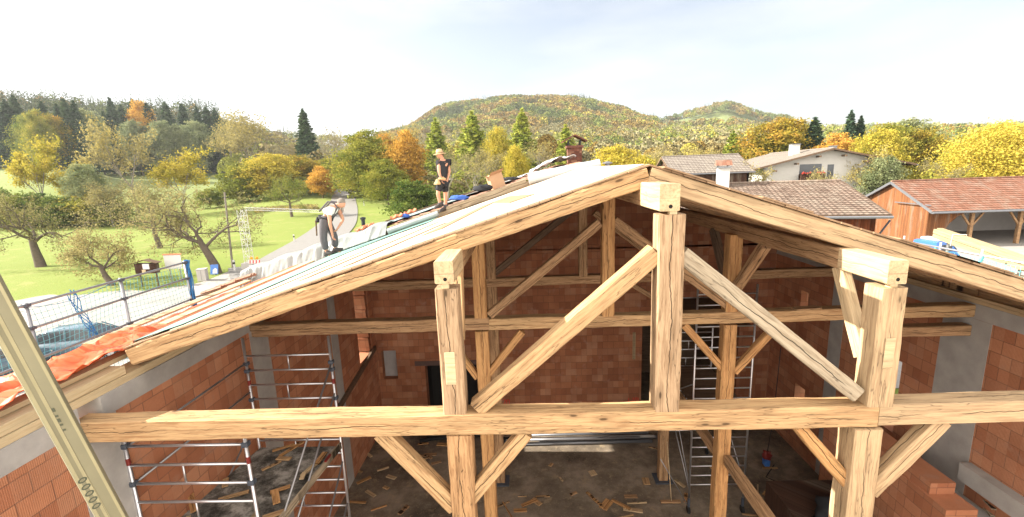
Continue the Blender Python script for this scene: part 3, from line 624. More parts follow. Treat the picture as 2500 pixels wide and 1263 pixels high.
def crown_tree(name,label,seed,H,W,lmat,n=7000,lsize=.34,trunk=.22,base=.02,shape='round',bark='bark',group=None,at=(0,0,0),cat='tree',clump=.9,nl=None):
    """foliage gathered in clumps over several lobes; trunk and limbs run up through the gaps"""
    rng=np.random.default_rng(seed); t=thing(name,label,cat,at,group=group); mw=WM[t.name]
    L=[]; nl=nl or 12
    for i in range(nl):
        u=(i+.5)/nl; a=i*2.4+rng.uniform(0,.8); zz=base+(1-base)*(.15+.72*u)
        prof={'round':math.sin(math.pi*min(1,max(0,.25+.68*u)))**.6,'tall':.75*math.sin(math.pi*(.15+.75*u))**.5,'egg':(1-u)**.55+.12,'bush':.9*math.sin(math.pi*(.25+.6*u))**.5}[shape]
        rad=W/2*prof*.62; L.append((Vector((math.cos(a)*rad,math.sin(a)*rad,zz*H)),W*rng.uniform(.2,.30)*(.65+.5*prof)))
    L.append((Vector((0,0,H*.9)),W*.2)); L.append((Vector((0,0,H*.62)),W*.30))
    mb=MB(); mb.tube([(0,0,-.2),(.1,.05,H*.3),(0,.1,H*.6),(.05,0,H*.85)],[trunk,trunk*.75,trunk*.45,trunk*.12],7,caps=False)
    for c,r in L[::1]:
        s_=Vector((0,0,max(H*.12,c.z*.45))); m_=s_.lerp(c,.5)+Vector((0,0,-.04*H)); mb.tube([s_,m_,c,c+(c-m_)*.4],[trunk*.45,trunk*.28,trunk*.13,.02],4,caps=False)
    mb.v=[mw@v for v in mb.v]; mb.build('trunk',bark,t,mw=mw,smooth=True)
    C=[]; wts=np.array([r*r for c,r in L]); wts/=wts.sum(); per=max(8,int(n/ (26*len(L))))
    for (c,r),w_ in zip(L,wts):
        k=max(6,int(n*w_/30)); d=rng.normal(size=(k,3)); d/=np.linalg.norm(d,axis=1)[:,None]; d[:,2]=np.where(d[:,2]<-.5,-d[:,2],d[:,2])
        cc=np.array(c)+d*r*rng.uniform(.55,1.08,(k,1))*np.array([1,1,.85]); 
        C.append(np.repeat(cc,30,0)+rng.normal(size=(k*30,3))*np.array([1,1,.6])*clump*r*.26)
    C=np.concatenate(C); C=C[C[:,2]>base*H*.5]
    leafobj('crown',C,lsize,lmat,rng,t,mw,flat=.3)
    return t
def conifer(name,label,seed,H,W,lmat='needle_dark',n=5200,group=None,at=(0,0,0),lsize=.5,droop=.25,open_=0.):
    rng=np.random.default_rng(seed); t=thing(name,label,'tree',at,group=group); mw=WM[t.name]
    mb=MB(); mb.tube([(0,0,-.2),(0,0,H*.5),(0,0,H*.97)],[H*.016,H*.01,.03],6,caps=False)
    C=[]; tiers=int(H*1.5)
    for i in range(tiers):
        u=i/tiers; z=H*(.08+.9*u); R=W/2*(1-u)**.8+.12; nb=max(5,int(9*(1-u)+4))
        for b_ in range(nb):
            if rng.random()<open_: continue
            a=2*math.pi*(b_+rng.uniform(-.3,.3))/nb+i*.7; rb=R*rng.uniform(.7,1.15); k=max(6,int(n/tiers/nb)); s_=rng.uniform(.08,1,k)**.7
            x=np.cos(a)*s_*rb; y=np.sin(a)*s_*rb; zz=z-droop*s_*rb+.12*s_**3*rb
            q=np.stack([x,y,zz],1)+rng.normal(size=(k,3))*np.array([.10,.10,.07])*(1+R*.25); C.append(q)
            if b_%2==0: mb.tube([(0,0,z),(math.cos(a)*rb*.6,math.sin(a)*rb*.6,z-droop*rb*.6)],[.05,.015],3,caps=False)
    C.append(np.stack([np.zeros(40),np.zeros(40),rng.uniform(H*.93,H*1.02,40)],1)+rng.normal(size=(40,3))*.06)
    mb.v=[mw@v for v in mb.v]; mb.build('trunk','bark',t,mw=mw); leafobj('crown',np.concatenate(C),lsize,lmat,rng,t,mw,flat=.8,elong=1.9)
    return t
def put(proto,p,s,rz,label,group=None):
    return dup(proto,Matrix.Translation(Vector(p)-Vector((0,0,.15)))@Matrix.Rotation(rz,4,'Z')@Matrix.Diagonal((s[0],s[0],s[1],1)),label,group)
def hpx(px_base,y,py_top,zb=None):   # height of a tree standing at column px, distance y, whose top shows at py_top
    p=col_at(px_base,y); t=aty(px_base,py_top,y); return t.z-p.z
# ---- orchard (near)
ft=[]
def orchard(pb,Ht,seed,label,lean=(0,0),r0=.30,leafn=3800,lm='leaf_fruit',dist=None,ls=.11,**k):
    p=gpt(*pb) if dist is None else col_at(pb[0],dist)
    return branch_tree('apple_tree',label,seed,Ht,r0,'fruit',leafn,ls,lm,lean=lean,at=p,jit=.16,**k)
p=gpt(100,652)
def topz(px,py,p): return aty(px,py,p.y).z-p.z
orchard((100,652),topz(90,455,p),11,'broad old fruit tree with thick trunk at the far left of the orchard',lean=(-.25,0),r0=.36,leafn=5200,twigs=4)
p=gpt(275,695); orchard((275,697),topz(250,545,p),23,'small gnarled fruit tree with twin stems leaning left above the guard rail',lean=(-.55,.1),r0=.20,leafn=4600,twigs=4)
p=gpt(392,605); orchard((392,607),topz(360,420,p),31,'rounded fruit tree in mid orchard with a thin leaning trunk',lean=(-.2,0),r0=.27,leafn=6500,twigs=5)
p=gpt(528,668); orchard((530,668),topz(530,450,p),47,'many-limbed fruit tree beside the blue bin, sparse yellow leaves',lean=(0,0),r0=.30,leafn=5600,lm='leaf_fruit',twigs=4)
p=gpt(712,530); orchard((713,530),topz(710,410,p),52,'small dark fruit tree standing alone by the curve of the road',r0=.28,leafn=8000,twigs=5,lm='leaf_green')
p=gpt(297,532); orchard((297,532),topz(290,420,p),59,'fruit tree behind the rounded one, in front of the dark hedge',r0=.26,leafn=5200,twigs=4)
# ---- middle trees: prototypes
PR={}
def midtree(kind,px,dist,top,wpx,label,seed=None,**k):
    """one tree: first of its kind is built, the next ones are copies turned and scaled"""
    p=col_at(px,dist); H=aty(px,top,dist).z-p.z; W=wpx*dist/1100
    if kind not in PR:
        s0=len(PR)*17+5; f=dict(
         yellow=lambda:crown_tree('broadleaf_tree',label,s0,14,11,'leaf_yellow',17000,.27),
         orange=lambda:crown_tree('broadleaf_tree',label,s0,14,9,'leaf_orange',14000,.27,shape='tall'),
         olive=lambda:crown_tree('broadleaf_tree',label,s0,15,11,'leaf_olive',17000,.28),
         autumn=lambda:crown_tree('broadleaf_tree',label,s0,16,12,'leaf_autumn',17000,.30),
         green=lambda:crown_tree('broadleaf_tree',label,s0,14,11,'leaf_green',15000,.27),
         greygreen=lambda:crown_tree('broadleaf_tree',label,s0,16,10,'leaf_greygreen',14000,.28,shape='tall'),
         maple=lambda:crown_tree('broadleaf_tree',label,s0,14,15,'leaf_yellow',46000,.21,nl=18,base=.0),
         bush=lambda:crown_tree('bush',label,s0,5,6.5,'leaf_olive',5200,.26,base=.02,shape='bush',trunk=.1,cat='bush'),
         darkbush=lambda:crown_tree('bush',label,s0,6,6.5,'leaf_green',6500,.24,base=.02,shape='bush',trunk=.1,cat='bush'),
         ash=lambda:branch_tree('sparse_tree',label,s0,17,.30,'ash',3400,.26,'leaf_bare','bark_grey',depth=5,jit=.4),
         ashy=lambda:branch_tree('sparse_tree',label,s0,14,.28,'ash',6200,.25,'leaf_yellow','bark_grey',depth=5,jit=.4,keep=.6),
         bare=lambda:branch_tree('bare_tree',label,s0,17,.30,'ash',1400,.22,'leaf_bare','bark_grey',depth=5,twigs=4),
         spruce=lambda:conifer('spruce_tree',label,s0,20,7.5),
         larch=lambda:conifer('larch_tree',label,s0,18,9,'needle_larch',6500,lsize=.45,droop=.05,open_=.2))[kind]
        t=f(); bb=[c for c in t.children if c.name.startswith(('crown','leaves','twigs'))]
        zs=np.concatenate([np.array([v.co for v in c.data.vertices]) for c in bb]); PR[kind]=(t,zs[:,2].max(),np.percentile(np.hypot(zs[:,0],zs[:,1]),93)*2); WM[t.name]=WM[t.name]
        first=True
    else: first=False
    t,h0,w0=PR[kind]; s=(max(.35,W/w0),H/h0); rz=(seed or len(COL.objects))*1.7
    mw=Matrix.Translation(p-Vector((0,0,.1)))@Matrix.Rotation(rz,4,'Z')@Matrix.Diagonal((s[0],s[0],s[1],1))
    if first:
        t.matrix_basis=mw; old=WM[t.name]; WM[t.name]=mw
        for c in t.children: WM[c.name]=mw@old.inverted()@WM[c.name]
        if k.get('group'): t['group']=k['group']
        return t
    return dup(t,mw,label,k.get('group'))
mt=midtree
# around the road (centre left)
mt('orange',785,128,402,62,'small bright orange tree at the bend of the road')
mt('bush',600,135,385,110,'olive bush at the left end of the row behind the orchard')
mt('yellow',668,138,368,140,'golden rounded tree in the row behind the lone fruit tree')
mt('autumn',735,150,372,110,'olive and russet tree right of the golden one, behind the road bend')
mt('olive',800,165,385,90,'dark olive tree where the road leaves the meadow')
mt('olive',905,120,312,150,'tall yellow-green tree right of the road with foliage to the ground')
mt('yellow',870,128,372,90,'lower yellow tree hugging the right verge of the road')
mt('orange',1000,118,312,88,'tall orange tree behind the hatted worker')
mt('orange',950,140,322,70,'slim orange tree between the yellow-green tree and the taller orange one')
mt('darkbush',1015,78,428,125,'glossy dark evergreen shrub left of the hatted worker')
mt('olive',945,105,385,110,'low olive tree beside the road mouth, left of the evergreen shrub')
mt('bare',1090,100,345,130,'bare twiggy tree directly behind the hatted worker')
mt('bare',1150,92,360,120,'tangled bare tree right of the hatted worker')
mt('larch',1073,150,285,75,'green larch above the bare tree behind the hatted worker')
mt('larch',1160,142,268,95,'tallest green larch left of the chimney')
mt('larch',1278,150,262,80,'narrow light green larch between the yellow trees, left of the chimney')
mt('yellow',1217,135,300,70,'slender golden tree between the two tallest larches')
mt('larch',1380,140,302,70,'yellowish larch directly behind the brick chimney')
mt('yellow',1262,98,345,60,'narrow yellow tree just over the old roof ridge')
mt('yellow',1500,88,345,150,'bright yellow tree right of the brick chimney')
mt('yellow',1560,96,372,90,'smaller yellow tree beside the ridge of the new roof')
mt('bare',1330,125,330,110,'bare tree in front of the brown hillside, left of the chimney')
mt('ash',1205,118,352,90,'thin half-bare tree over the cardboard box')
mt('ash',1640,100,355,110,'sparse yellowish tree right of the ridge')
mt('bare',1600,120,340,100,'pale bare tree behind the ridge of the new roof')
mt('ash',1700,120,350,110,'sparse tree above the low grey roof')
mt('larch',1770,135,318,60,'light green larch left of the long white house roof')
mt('ash',1830,60,385,65,'sparse olive tree in front of the grey house roof')
# left foreground rows (beyond the orchard)
mt('ash',315,105,275,150,'tall pale tree with bare upper branches in the left meadow')
mt('ashy',75,92,318,110,'tall yellow-tinged tree at the far left above the old fruit tree')
mt('ashy',165,98,385,80,'thin yellow tree left of the pale one')
mt('greygreen',195,88,395,80,'grey-green tree of the orchard edge hedge')
mt('ashy',430,110,352,120,'reddish sparse tree right of the tall pale tree')
mt('ash',245,86,440,90,'half bare small tree along the dark hedge')
mt('ash',620,185,262,150,'large pale half-bare tree at the corner of the wood')
mt('ash',570,190,272,110,'pale half-bare tree left of the large one at the corner of the wood')
mt('bare',700,190,320,110,'bare tree between the wood corner and the lone spruce')
mt('spruce',760,185,262,60,'lone dark spruce standing above the autumn trees')
mt('bare',820,195,292,90,'bare tree right of the lone spruce')
mt('bare',870,215,318,90,'grey bare tree behind the tall yellow-green one')
mt('ash',985,200,290,100,'pale bare tree in front of the big hill')
# right side
mt('autumn',1880,125,280,170,'broad green and russet tree left of the two dark spruces')
mt('spruce',1955,120,285,70,'dark spruce with spreading boughs above the white house')
mt('spruce',2035,135,268,45,'taller of the two slim spruces behind the white house')
mt('spruce',2058,135,282,42,'shorter of the two slim spruces behind the white house')
mt('orange',2010,112,322,110,'orange tree just above the white house roof')
mt('olive',2120,100,298,130,'yellow-green rounded tree right of the white house')
mt('yellow',2105,92,305,120,'yellow tree behind the white house gable')
mt('autumn',2200,100,305,120,'green tree with rusty top between the yellow ones')
mt('greygreen',2175,120,288,120,'pale green tall tree behind the rusty one')
mt('maple',2390,66,282,250,'huge bright yellow maple above the red barn roof')
mt('yellow',2470,72,320,130,'yellow tree at the right edge above the red barn roof')
mt('olive',2300,85,330,110,'olive tree at the left flank of the huge yellow maple')
mt('ash',2075,62,352,100,'olive tree with reddish top in front of the white gable')
mt('greygreen',2120,60,378,80,'pale tree between the white house and the red barn')
mt('bush',2230,58,410,110,'wide olive bush behind the red barn ridge')
mt('bush',2330,58,415,110,'olive bush right of the wide one behind the red barn')
mt('ash',2265,60,380,100,'pale twiggy shrub tree behind the red barn gable')
mt('green',2500,80,345,110,'dark green tree at the right edge of the view')
mt('ash',1990,58,402,60,'small reddish bush beside the balcony of the white house')
# dark hedge across the back of the orchard
hp=[(-60,84),(10,84),(70,86),(130,85),(185,87),(235,88)]
for i,(px,d) in enumerate(hp):
    mt(('darkbush','bush')[i%3==1],px,d,[455,470,462,472,458,480][i],105,['dark bush at the left border of the view behind the orchard','olive bush second from the left in the hedge behind the orchard','dark bush below the tall yellow-tinged tree','dark bush in the middle of the hedge behind the orchard','olive bush left of the thin pale tree in the hedge','last dark bush at the right end of the hedge behind the orchard'][i],group='bushes of the hedge behind the orchard')
mt('darkbush',500,125,455,60,'dark bush standing at the meadow edge left of the olive row')
# edge of the left wood: individual trees
R3=random.Random(5); WOODG='trees at the edge of the left wood'
edge=[(-40,190,245,'spruce'),(-15,190,262,'spruce'),(12,190,255,'spruce'),(38,192,240,'spruce'),(62,195,228,'spruce'),(88,190,275,'green'),(108,180,262,'olive'),(140,188,268,'autumn'),(128,200,245,'spruce'),(165,196,250,'spruce'),(185,192,238,'spruce'),(208,195,240,'spruce'),(232,200,262,'greygreen'),(250,215,285,'spruce'),(275,225,270,'spruce'),(298,230,235,'spruce'),
(322,235,252,'spruce'),(345,225,290,'greygreen'),(365,240,240,'orange'),(352,250,238,'spruce'),(385,240,248,'spruce'),(410,225,290,'greygreen'),(430,240,245,'spruce'),(455,230,300,'greygreen'),(470,245,250,'spruce'),(490,230,290,'greygreen'),(505,245,255,'spruce'),(528,250,258,'spruce'),(548,250,262,'spruce')]
nm={'spruce':'dark spruce','green':'dark green tree','olive':'yellow-green tree','autumn':'russet tree','greygreen':'pale grey-green tree','orange':'orange tree'}
where=['at the far left border','left of the tallest left spruces','beside the border of the view','near the left end','highest of the left cluster','below the left cluster','golden on its sunny side','right of the golden one','just left of the russet one','right of the russet one','in the second group of tall spruces','closing the second spruce group','in the dip of the skyline','at the foot of the dip','right of the dip','tallest right of the dip','next to the tallest right of the dip','rounded, in front of the spruces','poking out of the dark spruces','behind the poking orange tree','right of the poking orange tree','second rounded one in front','in the long dark row, left part','third rounded one in front','in the long dark row, middle part','fourth rounded one in front','in the long dark row, right part','next to last in the dark row','last in the dark row']
for (px,d,top,kd),wh in zip(edge,where):
    mt(kd,px,d,top,R3.uniform(40,52) if kd=='spruce' else R3.uniform(60,85),f'{nm[kd]} of the left wood, {wh}',group=WOODG)
# ---- far woods as stuff: one mesh, each crown a small faceted clump of its own colour
def farwood(name,label,spots,seed,q=26,ls=2.3):
    rng=np.random.default_rng(seed); VV=[];FF=[];CC=[];b=0
    for (x,y,h,w_,kd,c) in spots:
        z=tz(x,y)-1
        k=q if kd else q+8
        if kd==1: # conifer
            u=rng.random(k)**.8; a=rng.uniform(0,6.28,k); rr_=w_/2*(1-u)*rng.uniform(.6,1.1,k); P_=np.stack([x+np.cos(a)*rr_,y+np.sin(a)*rr_,z+h*(.05+.93*u)],1); ss=ls*.62*(1.15-u*.75)
        else:
            d=rng.normal(size=(k,3)); d/=np.linalg.norm(d,axis=1)[:,None]; d[:,2]=np.abs(d[:,2])*1.1-.25; P_=np.stack([x+d[:,0]*w_*.42,y+d[:,1]*w_*.42,z+h*.62+d[:,2]*h*.36],1); ss=ls*np.ones(k)
        V,Fq=leaves(P_,1.,rng,flat=.2 if kd!=1 else .6,elong=1.3); V=(V.reshape(-1,4,3)-P_[:,None])*ss[:,None,None]+P_[:,None]; V=V.reshape(-1,3)
        cc=np.array(c)[None,:]*rng.uniform(.92,1.08,(k,1)); VV.append(V); FF.append(Fq+b); CC.append(np.repeat(cc,4,0)); b+=len(V)
    return meshnp(name,np.concatenate(VV),np.concatenate(FF),'far_foliage',cols=np.concatenate(CC),label=label,cat='woodland',kind='stuff')
rf=random.Random(11)
DK=(.030,.056,.030); YG=(.23,.25,.055); OR=(.29,.19,.055); BR=(.23,.18,.085); GR=(.12,.165,.05); GY=(.25,.225,.135); YL=(.42,.36,.07)
def pick(ws,u=None):
    t=(rf.random() if u is None else u)*sum(w for _,w in ws)
    for c,w in ws:
        t-=w
        if t<=0: return c
    return ws[-1][0]
def scatter(c0,c1,y0,y1,n,ws,hh=(16,24),ww=(9,13),skip=None):
    out=[]
    for _ in range(n):
        y=math.sqrt(rf.uniform(y0*y0,y1*y1)); px=rf.uniform(c0,c1); x=(px-1280)/1100*y
        if skip and skip(px,y): continue
        u_=mnoise.noise(Vector((x*.013,y*.013,3.)))*1.1+mnoise.noise(Vector((x*.05,y*.05,7.)))*.35+.5+rf.uniform(-.16,.16); c=pick(ws,min(.999,max(0,u_))); kd=1 if c==DK else 0; h=rf.uniform(*hh)*(1.15 if kd else .92); out.append((x,y,h,(rf.uniform(5,7) if kd else rf.uniform(*ww)),kd,c))
    return out
farwood('far_wood','dark spruce wood covering the left hill behind its edge trees',scatter(-350,560,240,520,3600,[(DK,5),(OR,.35),(DK,5),(GR,1.0),(DK,6)],(22,30))+scatter(555,760,290,560,500,[(DK,3),(YG,1),(BR,2),(GY,2)],(18,24)),1,30,2.2)
farwood('hill_wood','orange and brown autumn wood over the large rounded hill in the centre',scatter(930,1590,560,1010,4800,[(DK,1.5),(GR,2.),(YG,2),(BR,2),(OR,2.6),(YL,.5),(DK,1.6)],(17,24),(12,17)),2,64,1.9)
farwood('hill_wood','mixed wood on the smaller rounded hill right of centre',scatter(1655,1900,1000,1180,700,[(DK,2),(YG,2),(OR,1.2),(BR,1.5),(GR,3)],(18,24),(11,15))+scatter(1560,1660,1080,1250,260,[(DK,2),(GR,2),(BR,1)],(16,20))+scatter(1560,1900,620,900,500,[(DK,2.5),(YG,1.5),(OR,1),(BR,2),(GY,1.5)],(14,19),(9,13),skip=lambda px,y:y>820 and px<1760),3,50,2.0)
farwood('valley_wood','half-bare grey and yellow wood filling the valley behind the roof',scatter(560,1950,170,600,3000,[(DK,1.2),(GR,1.6),(YG,2),(YL,.8),(GY,2.4),(BR,2.4),(OR,.8),(GY,1.2)],(12,18),(8,12)),4,54,1.1)
farwood('distant_wood','distant low tree line at the far right of the horizon',scatter(1850,2800,300,900,900,[(GY,2),(BR,1.5),(YG,2),(GR,2),(DK,1.5),(OR,1)],(14,20)),5,44,1.6)
farwood('tree_belt','dense belt of mixed autumn trees filling the space behind the roof',scatter(860,1500,150,230,150,[(GR,2),(YG,3),(YL,1.2),(BR,1),(OR,1),(GY,2),(YG,2)],(11,19),(7,11))+scatter(1500,2100,135,230,170,[(GR,2),(YG,3),(YL,1.5),(BR,1),(OR,1),(GY,2)],(9,15),(7,11))+scatter(560,860,175,240,70,[(GR,2),(YG,3),(GY,3),(BR,1)],(10,17),(7,10)),12,520,.62)
farwood('undergrowth','tangled bushes and saplings between the trees behind the roof',scatter(870,1500,112,200,750,[(YG,3),(BR,1.5),(GR,3),(YL,1),(GY,2)],(3,7),(4,7))+scatter(1500,2000,100,200,420,[(YG,3),(BR,1.5),(GR,3),(YL,1),(GY,2)],(3,7),(4,7)),7,60,.62)
farwood('undergrowth','dark thicket of shrubs at the edge of the meadow beyond the orchard',scatter(-80,270,86,104,130,[(GR,4),(DK,2),(YG,2),(GY,2)],(3,6.5),(3,5),)+scatter(540,800,130,165,170,[(YG,3),(GR,3),(YL,2)],(4,8),(4,7)),8,80,.5)
# pale dry grass strip by the lone fruit tree
rng=np.random.default_rng(9); pp=[]
for _ in range(1500):
    p=gpt(0,0,12,13) if False else col_at(rf.uniform(610,770),rf.uniform(103,109)); pp.append((p.x,p.y,p.z+rf.uniform(.05,.55)))
V,Fq=leaves(np.array(pp),.28,rng,elong=3.5); meshnp('tall_grass',V,Fq,'leaf_bare',label='pale strip of tall dry grass along the far edge of the orchard meadow',cat='grass',kind='stuff')
# ============================================================ farm buildings
def tilemat(name,c1,c2,tw=.25,tl=.34):
    g=G(name); o=g.obj(); x,y,z=g.sep(o)[:3]
    b=g.n('TexBrick',offset=.0); g.put(b.inputs['Vector'],g.comb(g.math('ADD',x,50.),g.math('ADD',y,50.),0)); b.inputs['Scale'].default_value=1; b.inputs['Brick Width'].default_value=tw; b.inputs['Row Height'].default_value=tl; b.inputs['Mortar Size'].default_value=.012; b.inputs['Mortar Smooth'].default_value=.5
    g.put(b.inputs['Color1'],c1); g.put(b.inputs['Color2'],c2); g.put(b.inputs['Mortar'],tuple(v*.35 for v in c2))
    c=g.mix(g.math('MULTIPLY',g.step(g.noise(o,1.2,5,.7),.42,.7),.45),b.outputs['Color'],(.30,.27,.22)); c=g.mix(g.math('MULTIPLY',g.noise(o,9,3),.3),c,tuple(v*.5 for v in c2))
    M[name]=g.done(c,.85,0,.2)
tilemat('tile_brown',(.25,.185,.145),(.155,.11,.085)); tilemat('tile_red',(.25,.12,.08),(.18,.085,.055)); tilemat('tile_grey',(.25,.22,.19),(.20,.17,.145)); tilemat('tile_old',(.40,.20,.13),(.25,.13,.09))
def planks(name,a,b,w_=.16):
    g=G(name); o=g.obj(); x,y,z=g.sep(o)[:3]; u=g.math('ADD',x,y)
    f=g.math('FLOOR',g.math('DIVIDE',u,w_)); wn=g.n('TexWhiteNoise',noise_dimensions='1D'); g.put(wn.inputs['W'],f)
    fr=g.math('ABSOLUTE',g.math('SUBTRACT',g.math('FRACT',g.math('DIVIDE',u,w_)),.5)); gap=g.step(fr,.44,.5)
    st=g.noise(g.comb(g.math('MULTIPLY',u,30.),0,g.math('MULTIPLY',z,.7)),1,4)
    c=g.mix(wn.outputs['Value'],a,b); c=g.mix(g.math('MULTIPLY',g.step(st,.4,.7),.55),c,tuple(v*.35 for v in b)); 
    c=g.mix(g.math('MULTIPLY',g.step(g.noise(g.comb(g.math('MULTIPLY',u,2.),0,g.math('MULTIPLY',z,.35)),1,3),.5,.7),.5),c,(.22,.19,.15)); c=g.mix(gap,c,(.02,.012,.008))
    g.bump(g.math('MULTIPLY',gap,-1.),.6,.02); M[name]=g.done(c,.85,0,.15)
planks('planks_orange',(.25,.105,.042),(.15,.062,.027)); planks('planks_dark',(.07,.035,.022),(.04,.02,.014)); planks('planks_red',(.20,.06,.025),(.12,.036,.016))
plain('render_white',(.50,.49,.465),.9,var=.08,sc=2); plain('render_grey',(.42,.40,.38),.9,var=.12,sc=2); plain('zinc',(.22,.23,.25),.4,.6); plain('glass_dark',(.05,.06,.07),.15,spec=.6); plain('geranium',(.28,.035,.022),.9,var=.5,sc=20)
def tiled(mb,A,B,D,C,rows,cols,th=.05,wv=.028):
    """A,B eave left/right, D,C ridge left/right; each row laps over the one below"""
    A,B,C,D=map(Vector,(A,B,C,D)); nrm=(B-A).cross(D-A).normalized()
    if nrm.z<0: nrm=-nrm
    for i in range(rows):
        P=[]
        for e,t in ((0,i/rows),(1,(i+1.06)/rows)):
            t=min(t,1.0); r_=[]
            for j in range(cols*2+1):
                s_=j/(cols*2); p=(A.lerp(D,t)).lerp(B.lerp(C,t),s_); r_.append(p+nrm*((th if e==0 else .0)+(wv if j%2 else 0)))
            P.append(r_)
        P.insert(0,[p-nrm*th for p in P[0]]); grid(mb,P)
    return mb
def gable_house(name,label,cat,O,rz,L,W,ze,zr,oh,walls,rmat,ohg=.5,parts=True,rows=16,cols=30,groundz=None,front_open=False,fascia='board_dark'):
    """local x = along ridge (L), y = depth (W). front eave at y=0"""
    gz=groundz if groundz is not None else -9; t=thing(name,label,cat,(O[0],O[1],0),rz); mw=WM[t.name]; w_=lambda p:mw@Vector(p)
    def B(nm,mb,mat,**k): mb.v=[mw@v for v in mb.v]; return mb.build(nm,mat,t,mw=mw,**k)
    h=W/2; sl_=(zr-ze)/h; zo=ze-sl_*oh; zw=ze-.12
    if not front_open: B('wall',MB().box((0,0,gz),(L,.3,zw)),walls[0])
    B('wall',MB().box((0,W-.3,gz),(L,W,zw)),walls[0])
    for x0 in (0,L-.25):
        P=[(x0,.0,gz),(x0,W,gz),(x0,W,zw),(x0,h,zr-.15),(x0,0,zw)]; Q=[(x+.25,y,z) for x,y,z in P]
        if front_open and x0==0: pass
        m_=MB().poly(P+Q,[(0,1,2,3,4),(9,8,7,6,5),(0,5,6,1),(1,6,7,2),(2,7,8,3),(3,8,9,4),(4,9,5,0)]); B('gable_wall',m_,walls[1])
    mb=MB(); A=(-ohg,-oh,zo);b_=(L+ohg,-oh,zo);C=(L+ohg,h,zr);D=(-ohg,h,zr); tiled(mb,A,b_,D,C,rows,cols)
    A2=(L+ohg,W+oh,zo);B2=(-ohg,W+oh,zo); tiled(mb,A2,B2,C,D,rows,max(6,cols//2)); rf_=B('roof',mb,rmat)
    mb=MB()
    for xx in (-ohg+.03,L+ohg-.03):
        mb.bar((xx,-oh,zo-.07),(xx,h,zr-.07),.06,.22); mb.bar((xx,W+oh,zo-.07),(xx,h,zr-.07),.06,.22)
    mb.bar((-ohg,-oh-.0,zo-.06),(L+ohg,-oh,zo-.06),.05,.16); B('bargeboard',mb,fascia)
    mb=MB(); mb.tube([(-ohg+.1,h,zr+.07),(L+ohg-.1,h,zr+.07)],.10,6); B('ridge_tiles',mb,rmat)
    mb=MB(); mb.tube([(-ohg,-oh-.1,zo-.1),(L+ohg,-oh-.1,zo-.1)],.08,6); B('gutter',mb,'zinc')
    return t,B
def chim(B,x,y,z0,z1,w_,mat,cap=True):
    B('chimney',MB().box((x-w_/2,y-w_/2,z0),(x+w_/2,y+w_/2,z1)),mat)
    if cap: B('chimney_cap',MB().box((x-w_/2-.08,y-w_/2-.08,z1+.001),(x+w_/2+.08,y+w_/2+.08,z1+.08)),'zinc')
# brown tiled barn behind the right slope
e2=aty(2178,531,24); rz=math.radians(-14); Lb=17
ux=Vector((math.cos(rz),math.sin(rz),0)); O=e2-ux*(Lb+.4)+Vector((-math.sin(rz),math.cos(rz),0))*.7
t,B=gable_house('barn','brown tiled barn with red-brown plank wall and a white chimney, behind the right roof slope','barn',(O.x,O.y),rz,Lb,11.5,e2.z+.28,-1.45,.7,('planks_red','planks_red'),'tile_brown',ohg=.4,rows=19,cols=62)
inv=WM[t.name].inverted(); c=inv@aty(1793,440,27.6)
chim(B,c.x,5.2,-2.4,-.3,.72,'render_white'); 
mb=MB(); mb.v=[]; cx_=c.x; mb.poly([(cx_-.5,4.75,-.14),(cx_+.5,4.75,-.14),(cx_+.5,5.65,-.14),(cx_-.5,5.65,-.14),(cx_-.5,5.2,.22),(cx_+.5,5.2,.22)],[(0,1,5,4),(2,3,4,5),(0,4,3),(1,2,5),(0,3,2,1)]); B('chimney_roof',mb,'tile_red')
mb=MB()
for sx in (-.3,.3):
    for sy in (4.9,5.5): mb.box((cx_+sx-.05,sy-.05,-.22),(cx_+sx+.05,sy+.05,-.14))
B('chimney_post',mb,'render_white')
dp=inv@aty(2172,545,23.9); mb=MB(); mb.tube([(Lb+.3,-.75,e2.z-.15),(Lb+.1,-.35,e2.z-.9),(Lb-.02,-.08,e2.z-1.3),(Lb-.02,-.08,-8)],.05,6); B('downpipe',mb,'dark_plastic')
mb=MB(); mb.box((Lb-6.3,-.02,-5.2),(Lb-5.5,-.001,-4.1)); B('window',mb,'glass_dark')
# red tiled shed with orange plank gable
f=aty(2277,520,40); oh=.9; x0=f.x+.45
t,B=gable_house('shed','open-fronted shed with red tiled roof and orange plank gable, at the right edge','shed',(x0,f.y+oh),math.radians(-1.0),17,8.2,f.z+.52,-2.35,oh,('render_grey','planks_orange'),'tile_red',ohg=.5,rows=15,cols=56,front_open=True,groundz=-9.5,fascia='zinc')
for i,x in enumerate((3.9,8.0,12.5)):
    p_=MB().bar((x,.2,-9.5),(x,.2,f.z+.35),.26,.26,(0,1,0)); B('post',p_,'wood_brown')
    for s_ in (-1,1): B('post_brace',MB().bar((x+s_*.15,.2,f.z-1.3),(x+s_*1.25,.2,f.z+.2),.14,.14,(0,1,0)),'wood_brown')
B('tie_rail',MB().bar((.3,.2,f.z-.1),(16.8,.2,f.z-.1),.2,.24),'board_dark')
mb=MB(); P=[(0,-.05,-9.5)]; n_=10
# boarded front cheek with a curved lower edge
pts=[(0,.02,-9.5),(0,.02,f.z+.3),(3.6,.02,f.z+.3),(3.3,.02,f.z-.1),(2.6,.02,f.z-.45),(1.9,.02,f.z-1.1),(1.5,.02,f.z-2.0),(1.4,.02,-9.5)]
mb.poly(pts+[(x,y+.06,z) for x,y,z in pts],[tuple(range(8)),tuple(reversed(range(8,16)))]+[(i,(i+8),(i+1)%8+8,(i+1)%8) for i in range(8)]); B('boarded_cheek',mb,'planks_orange')
mb=MB(); mb.tube([(-.32,-.5,f.z+.6),(-.3,3.5,f.z+.62)],.05,6); B('gable_rail',mb,'zinc')
# white farmhouse
ap=aty(2037,362,62); ec=aty(1900,418,64.5); rz=math.atan2(25,13)-math.pi/2
